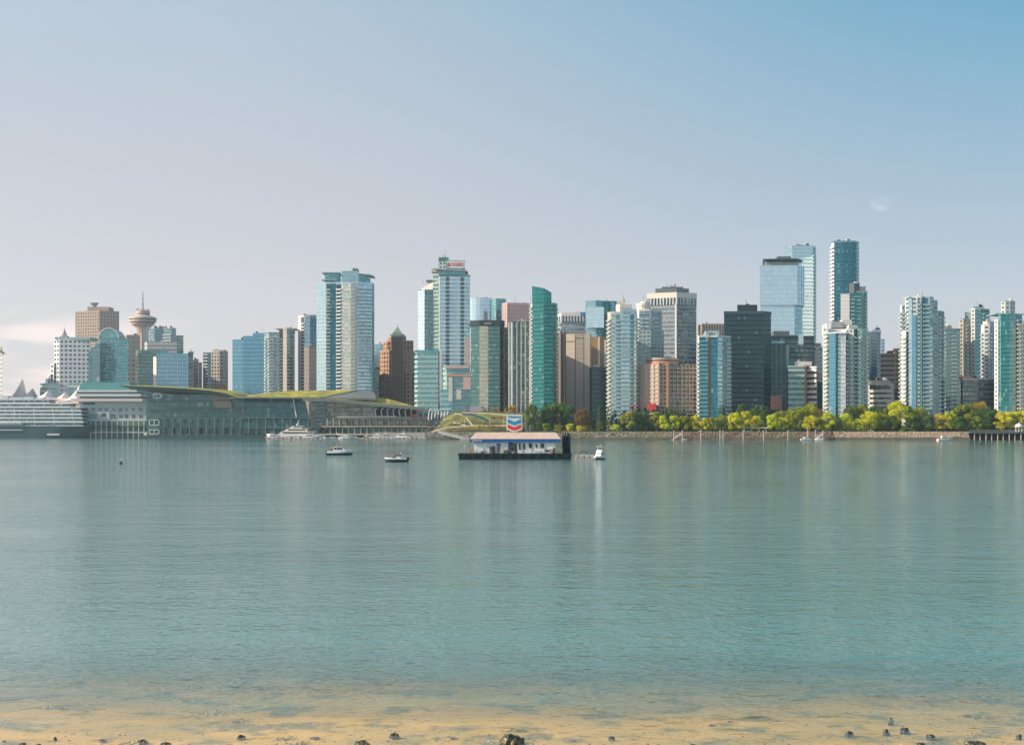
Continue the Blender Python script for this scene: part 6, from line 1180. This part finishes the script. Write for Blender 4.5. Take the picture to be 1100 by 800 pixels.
def bwin(nm, a, c_, y0, y1, yy=.9):
    m = MB(); m.box(X(a) - .06, X(c_) + .06, yy - .07, yy, Zb(y1) - .06, Zb(y0) + .06); f_ = put(nm, m.mesh(nm, WF), fb); m = MB(); m.box(X(a), X(c_), yy - .1, yy - .05, Zb(y1), Zb(y0)); put('pane', m.mesh('pane', TINT), f_)
bwin('window', 568.2, 571.6, 476.2, 481); bwin('window', 580.6, 584.6, 476.2, 481); bwin('window', 575.4, 577.2, 477.2, 480.6); bwin('door', 557.2, 559.3, 475.8, 482.5); bwin('door', 561.8, 564.2, 476.2, 482.2); bwin('door', 529, 531.4, 479, 486.7, 1.0); bwin('window', 533.4, 537.6, 476.6, 478.4, 1.0); bwin('window', 585.6, 590, 483, 485, .9)
# pumps, posts, clutter
def pump(px_, yy, h, col):
    m = MB(); m.box(-.32, .32, -.2, .2, 0, h); m.box(-.22, .22, -.23, -.2, h * .6, h * .85, 1); m.box(-.36, .36, -.24, .24, h, h + .12, 2); m.tube((.33, 0, h * .8), (.5, 0, h * .3), .03, .03, 5, 1)
    return tag(put('fuel_pump', m.mesh('fuel_pump', [col, TINT, FAS], merge=False), None, (o[0] + X(px_), Yf + yy, zd)), None, 'fuel pump', 'fuel pumps on the barge')
pump(535.5, .4, 1.55, DGREY)['label'] = 'dark fuel pump below the small high window of the barge house'; pump(527.5, .2, 1.35, DGREY)['label'] = 'dark fuel pump at the left of the dark door'; pump(548, 1.2, 1.5, solid('pump_grey', (.2, .22, .22)))['label'] = 'left fuel pump in the open bay of the barge house'; pump(553, 1.3, 1.3, DGREY)['label'] = 'right fuel pump in the open bay of the barge house'
rd = random.Random(9)
def crate(px_, yy, w_, h, mat, label, nm='crate'):
    m = MB(); m.box(-w_ / 2, w_ / 2, 0, w_ * .8, 0, h); m.box(-w_ / 2 - .03, w_ / 2 + .03, -.03, w_ * .8 + .03, h * .45, h * .55); m.box(-w_ / 2 - .03, w_ / 2 + .03, -.03, w_ * .8 + .03, h - .08, h); tag(put(nm, m.mesh(nm, mat, merge=False), None, (o[0] + X(px_), Yf + yy, zd)), label, nm, 'goods on the barge deck')
crate(506.5, .1, .8, .85, solid('yellow_box', (.55, .42, .12)), 'yellowish box at the left end of the barge deck'); crate(503, .6, .6, .55, GREY, 'small grey box left of the yellowish box'); crate(518, .2, .7, .45, DGREY, 'dark low crate before the left wall of the barge house'); crate(522, .2, .5, .5, GREY, 'grey crate between the low dark crate and the pump')
crate(543.5, .2, .9, .7, DGREY, 'dark crate at the left side of the open bay'); crate(551, .1, .6, .5, GREY, 'grey crate in front of the open bay'); crate(592, .1, .6, .9, TANP, 'brown crate near the right end of the barge house', 'crate'); crate(595.5, .2, .5, 1.2, DGREY, 'tall dark crate at the right corner of the barge house')
crate(577.5, .2, 1.2, .45, OFFW, 'white low box under the narrow barge window'); crate(600.5, .5, .7, .8, solid('mustard', (.5, .36, .16)), 'mustard box right of the barge house')
m = MB()
for a, c_ in ((493, 508), (597.5, 604)):
    n = int((c_ - a) / 1.4)
    for i in range(n + 1): xx = X(a + (c_ - a) * i / n); m.tube((xx, -.1, zd), (xx, -.1, zd + 1.0), .025, .025, 5)
    for h in (.5, 1.0): m.tube((X(a), -.1, zd + h), (X(c_), -.1, zd + h), .022, .022, 5)
put('railing', m.mesh('railing', GREY, merge=False), fb)
m = MB()
for q_ in (511.5, 522, 541, 545.5, 556, 566, 580, 594): m.box(X(q_) - .06, X(q_) + .06, .56, .68, zd, z0)
put('roof_post', m.mesh('roof_post', OFFW, merge=False), fb)
m = MB()
for a in (X(605.2), X(607.8), X(610.6), X(612.6)): m.tube((a, 2 + (a * 3 % 1.5), -.8), (a, 2 + (a * 3 % 1.5), Zb(465.8) + (a * 7 % .5)), .21, .19, 9)
for h in (469, 474, 480): m.box(X(604.4), X(613.4), 1.7, 3.6, Zb(h) - .12, Zb(h) + .12)
m.box(X(605), X(612.5), 2.6, 2.8, zd, Zb(467.5)); put('pile_cluster', m.mesh('pile_cluster', BLACKM, merge=False), fb, label='cluster of tall black piles at the right end')
m = MB(); m.tube((X(499), .2, zd), (X(499), .2, zd + 1.55), .03); m.lathe(X(499), .2, [(0, zd + 1.5), (.14, zd + 1.62), (.14, zd + 1.75), (0, zd + 1.85)], 8); put('deck_lamp', m.mesh('deck_lamp', WHITE, merge=False), fb)
m = MB(); m.box(X(541.5), X(546), .55, .7, Zb(475.6), Zb(475)); m.box(X(551), X(554.5), .55, .7, Zb(475.6), Zb(475)); put('under_eave_lamp', m.mesh('under_eave_lamp', OFFW, merge=False), fb)
# sign: shield with two chevrons
Ys = 3.7
sg_ = empty('shield_sign', (o[0], Yf + Ys, 0), 'tall white shield sign with blue and red chevrons above the barge roof', 'sign')
def plate(name, pts, y0, y1, mat, parent):
    m = MB(); P_ = [(X(a), Zb(c_)) for a, c_ in pts]; n = len(P_); m.face([(x, y0, z) for x, z in P_]); m.face([(x, y1, z) for x, z in reversed(P_)])
    for i in range(n): a, c_ = P_[i], P_[(i + 1) % n]; m.face([(a[0], y0, a[1]), (a[0], y1, a[1]), (c_[0], y1, c_[1]), (c_[0], y0, c_[1])])
    return put(name, m.mesh(name, mat), parent)
shield = [(544.2, 461.2), (552.6, 464.0), (561, 461.2), (561, 445), (544.2, 445)]
bd = plate('sign_board', [(543.8, 461.5), (552.6, 464.5), (561.4, 461.5), (561.4, 444.6), (543.8, 444.6)], 0, .35, solid('sign_rim', (.45, .47, .5)), sg_)
fc = plate('sign_face', shield, -.03, .0, WHITE, bd); CB = solid('chevron_blue', (.02, .28, .55), .4, var=.02); CRD = solid('chevron_red', (.70, .05, .035), .4, var=.02)
plate('blue_chevron', [(545.3, 453.9), (552.6, 456.9), (559.9, 453.9), (559.9, 449.6), (552.6, 452.8), (545.3, 449.6)], -.06, -.03, CB, bd)
plate('red_chevron', [(545.3, 459.8), (552.6, 462.7), (559.9, 459.8), (559.9, 455.5), (552.6, 458.6), (545.3, 455.5)], -.06, -.03, CRD, bd)
lettering('Chevron', .74, (X(552.6), -.06, Zb(447.3)), bd, CB, 1.08, bold=.014)
m = MB(); m.tube((X(548), .2, Zb(466.5)), (X(548), .2, Zb(460)), .08); m.tube((X(557), .2, Zb(466.5)), (X(557), .2, Zb(460)), .08); put('sign_post', m.mesh('sign_post', GREY, merge=False), sg_)
# small float and white cruiser right of the barge
o2 = (wx(626, 258), 258, 0); fl = empty('float', o2, 'low cluttered float with a dark arched frame right of the black piles', 'float')
m = MB(); m.box(-1.7, 2.6, -.8, .8, -.2, .32); put('deck', m.mesh('deck', solid('float_deck', (.42, .36, .33))), fl)
m = MB()
for i in range(8): m.tube((-1.6 + i * .55, -.75, .3), (-1.6 + i * .55, -.75, .95), .03)
m.tube((-1.6, -.75, .95), (2.25, -.75, .95), .03); m.tube((-1.6, -.75, .65), (2.25, -.75, .65), .03); put('railing', m.mesh('railing', OFFW, merge=False), fl)
m = MB(); pts = [(.1 + 1.15 * math.cos(t / 8 * math.pi), 0, .5 + 1.25 * math.sin(t / 8 * math.pi)) for t in range(9)]
for i in range(8): m.tube(pts[i], pts[i + 1], .07, .07, 6)
put('arched_frame', m.mesh('arched_frame', BLACKM), fl)
m = MB()
for i in range(9): xx = -1.5 + i * .42; m.box(xx, xx + .32, -.5, .2, .32, .55 + .6 * rd.random(), i % 3)
put('gear', m.mesh('gear', [GREY, DBROWN, OFFW], merge=False), fl)
Yc = 258; o3 = (wx(643.5, Yc), Yc, 0); bt = empty('motor_cruiser', o3, 'white cabin cruiser seen bow on, moored right of the fuel barge', 'boat', rz=R(-112))
put('hull', hull_mesh(4.6, 1.9, .62, NAVY, BOATW, band_=.55), bt)
m = MB(); m.hexa([(-1.4, -.75, .6), (.9, -.65, .7), (.9, .65, .7), (-1.4, .75, .6)], [(-1.3, -.7, 1.5), (.3, -.6, 1.5), (.3, .6, 1.5), (-1.3, .7, 1.5)]); put('cabin', m.mesh('cabin', BOATW), bt)
m = MB(); m.hexa([(-1.2, -.78, .95), (.66, -.66, 1.0), (.66, .66, 1.0), (-1.2, .78, .95)], [(-1.2, -.74, 1.32), (.45, -.62, 1.32), (.45, .62, 1.32), (-1.2, .74, 1.32)]); put('cabin_window', m.mesh('cabin_window', TINT), bt)
m = MB(); m.hexa([(-1.2, -.7, 1.5), (.2, -.6, 1.5), (.2, .6, 1.5), (-1.2, .7, 1.5)], [(-1.1, -.65, 2.0), (-.1, -.55, 2.0), (-.1, .55, 2.0), (-1.1, .65, 2.0)]); m.tube((-.9, -.6, 2.0), (-.9, -.6, 2.7), .03); m.tube((-.9, .6, 2.0), (-.9, .6, 2.7), .03); m.box(-1.2, .1, -.7, .7, 2.7, 2.76); m.tube((-.8, 0, 2.7), (-.9, 0, 3.3), .03); put('flybridge', m.mesh('flybridge', BOATW, merge=False), bt)
# buoy with perched bird-like top, tiny marks
ob = (wx(129.8, 222), 222, 0); m = MB(); m.lathe(0, 0, [(0, -.3), (.3, -.1), (.34, .1), (.2, .3), (.1, .34), (.08, .62, 1), (.16, .7, 1), (.12, .85, 1), (0, .9, 1)], 12); tag(put('buoy', m.mesh('buoy', [BLACKM, WHITE]), None, ob), 'tiny dark buoy with white top alone on the left water', 'buoy')
ob = (wx(1054, 560), 560, 0); m = MB(); m.lathe(0, 0, [(0, -.2), (.45, 0), (.5, .3), (.2, .6), (0, .65)], 12); tag(put('buoy', m.mesh('buoy', [BLACKM]), None, ob), 'tiny black buoy on the right water', 'buoy')
# rocks on the beach: (px, py, width px, height ratio, weedy)
ROCK = G('weedy_rock'); t = ROCK.n('TexCoord').outputs['Object']; a_ = ROCK.noise(t, 9, 5, .65); c = ROCK.mix(ROCK.rng(a_, .44, .6), (.022, .024, .016), (.16, .12, .04)); c = ROCK.mix(ROCK.rng(ROCK.noise(t, 22, 3), .6, .72), c, (.42, .34, .16)); ROCK.pbr(c, .3, bump=ROCK.noise(t, 28, 4), bstr=.8, bdist=.02)
RK = [(549, 796, 31, 'largest weedy rock at the bottom centre'), (424, 788.5, 14, 'dark wet rock left of the largest weedy rock'), (389, 799.5, 22, 'flat dark rock cut by the bottom edge, left of the largest'), (153, 796, 13, 'mottled rock near the bottom left, left of two'), (178, 799, 14, 'mottled rock at the bottom left, right of two'), (110, 794.5, 9, 'small rock right of the tiny stones at bottom left'), (59.5, 793.5, 4, 'thin upright little stone at the bottom left'), (4, 795.5, 5, 'tiny stone in the bottom left corner'), (24, 799.5, 9, 'dark stone at the bottom left edge'), (41, 800, 7, 'small dark stone beside the bottom left edge stone'), (259, 790.5, 10, 'dark low rock under shallow water left of centre'), (338, 789.5, 13, 'flat submerged rock between centre and left'), (657, 792, 9, 'small pointed rock right of the largest weedy rock'), (617, 800, 5, 'tiny stone right of the largest weedy rock'), 
      (765, 773, 11, 'dark submerged patch rock farther offshore on the right'), (784, 768, 9, 'small submerged rock above the dark patch rock'), (912, 786.5, 12, 'flat dark rock in the right shallows'), (952, 785, 10, 'pointed dark rock in the right shallows'), (972, 782.5, 14, 'rock with pale crest in the right shallows'), (957, 771.5, 7, 'tiny offshore stone above the pale crested rock'), (1000, 790, 13, 'low brown rock left of the weedy shore patch'), (990, 799.5, 16, 'weedy rock at the bottom right, left of two'), (1047, 800, 30, 'broad weedy rock at the bottom right, right of two'), (745, 799.5, 9, 'dark stone at the bottom edge right of centre'), (1095, 790, 9, 'small stone at the right edge of the sand')]
for i, (px, py, wp, lb_) in enumerate(RK):
    sub_ = 'submerged' in lb_ or 'faint' in lb_
    Y = CAMZ / ((py - HY) / F) if py > HY + 5 else 20; Y = min(Y, 40); wd = wp * (.72 if px > 600 else .85) / F * Y; zb = beach_z(wx(px, Y), Y); r_ = random.Random(i)
    if zb < 0: zb = min(zb, -.02)
    Hh = wd * (.30 if not sub_ else .22)
    if 'largest' in lb_ and 'left' not in lb_: Hh = wd * .38
    if 'upright' in lb_: Hh = wd * 1.1
    if zb < -.05 and not sub_: Hh = max(Hh, -zb + wd * .12)
    bm = bmesh.new(); bmesh.ops.create_icosphere(bm, subdivisions=4, radius=1)
    ph = [Vector((r_.uniform(-9, 9), r_.uniform(-9, 9), r_.uniform(-9, 9))) for _ in range(3)]
    from mathutils import noise as mn
    for v in bm.verts:
        d = 1 + .35 * mn.noise(v.co * 1.3 + ph[0]) + .22 * mn.noise(v.co * 3.1 + ph[1]) + .12 * mn.noise(v.co * 8 + ph[2]); v.co *= d; v.co.x *= wd / 2; v.co.y *= wd * .42; v.co.z = v.co.z * Hh * .9 if v.co.z > 0 else v.co.z * Hh * .4
    me = bpy.data.meshes.new('rock'); bm.to_mesh(me); bm.free(); me.materials.append(ROCK.mat)
    for p in me.polygons: p.use_smooth = True
    ztop = zb + .02
    if sub_: ztop = min(zb, -.05)
    rk = put('rock', me, None, (wx(px, Y), Y, ztop)); tag(rk, lb_ if len(lb_.split()) > 3 else lb_, 'rock', 'rocks in the shallows of the near beach')

# foam trail of the cabin motorboat
g = G('foam'); t = g.n('TexCoord').outputs['Object']; a_ = g.rng(g.noise(g.scale(t, (.5, 2.2, 1)), 1.4, 5, .7), .46, .68); d = g.n('BsdfDiffuse'); d.inputs[0].default_value = (.75, .78, .78, 1); tr = g.n('BsdfTransparent'); mx = g.n('MixShader'); g.L.new(g.math('MULTIPLY', a_, .7), mx.inputs[0]); g.L.new(tr.outputs[0], mx.inputs[1]); g.L.new(d.outputs[0], mx.inputs[2]); g.L.new(mx.outputs[0], g.out.inputs[0])
m = MB(); xa = wx(351, 305); xb = wx(322, 305)
for i in range(8):
    u0, u1 = i / 8, (i + 1) / 8; w0, w1 = .5 + 1.3 * u0, .5 + 1.3 * u1; x0, x1 = xa + (xb - xa) * u0, xa + (xb - xa) * u1; m.face([(x1, 305 - w1, .012), (x0, 305 - w0, .012), (x0, 305 + w0, .012), (x1, 305 + w1, .012)])
put('wake', m.mesh('wake', g.mat), kind='stuff')

# pebbles and shell bits near the waterline
rd = random.Random(5); m = MB(); PB = [solid('pebble_dark', (.05, .05, .04), .5), solid('pebble_brown', (.22, .15, .08), .6), solid('shell_white', (.7, .66, .58), .5)]
for i in range(1500):
    y = 21.2 + abs(rd.gauss(0, 1.0)) * 1.5; x = rd.uniform(-12, 12); r = rd.uniform(.008, .026) * (1.6 if rd.random() < .08 else 1); z = beach_z(x, y) + r * .2; mi_ = rd.choice([0, 0, 1, 1, 2]); n = 5; a0 = rd.random() * 6
    lo = [(x + r * 1.2 * math.cos(a0 + k * 6.283 / n), y + r * math.sin(a0 + k * 6.283 / n), z) for k in range(n)]; tp = (x + r * .2, y, z + r * .7)
    for k in range(n): m.face([lo[k], lo[(k + 1) % n], tp], mi_)
put('pebbles', m.mesh('pebbles', PB, merge=False), kind='stuff')
m = MB()
for i in range(12):      # submerged weed tufts
    y = rd.uniform(22.5, 30); x = rd.uniform(-14, 14); z = beach_z(x, y)
    for k in range(26):
        p = Vector((x + rd.gauss(0, .16), y + rd.gauss(0, .10), z + rd.uniform(0, .03))); t = Vector((rd.gauss(0, 1), rd.gauss(0, .6), .25)).normalized() * .06; b2 = Vector((-t.y, t.x, .02)) * .35; m.face([p - t, p - b2, p + t, p + b2])
put('seaweed', m.mesh('seaweed', solid('seaweed', (.12, .11, .02), .7), merge=False), kind='stuff')
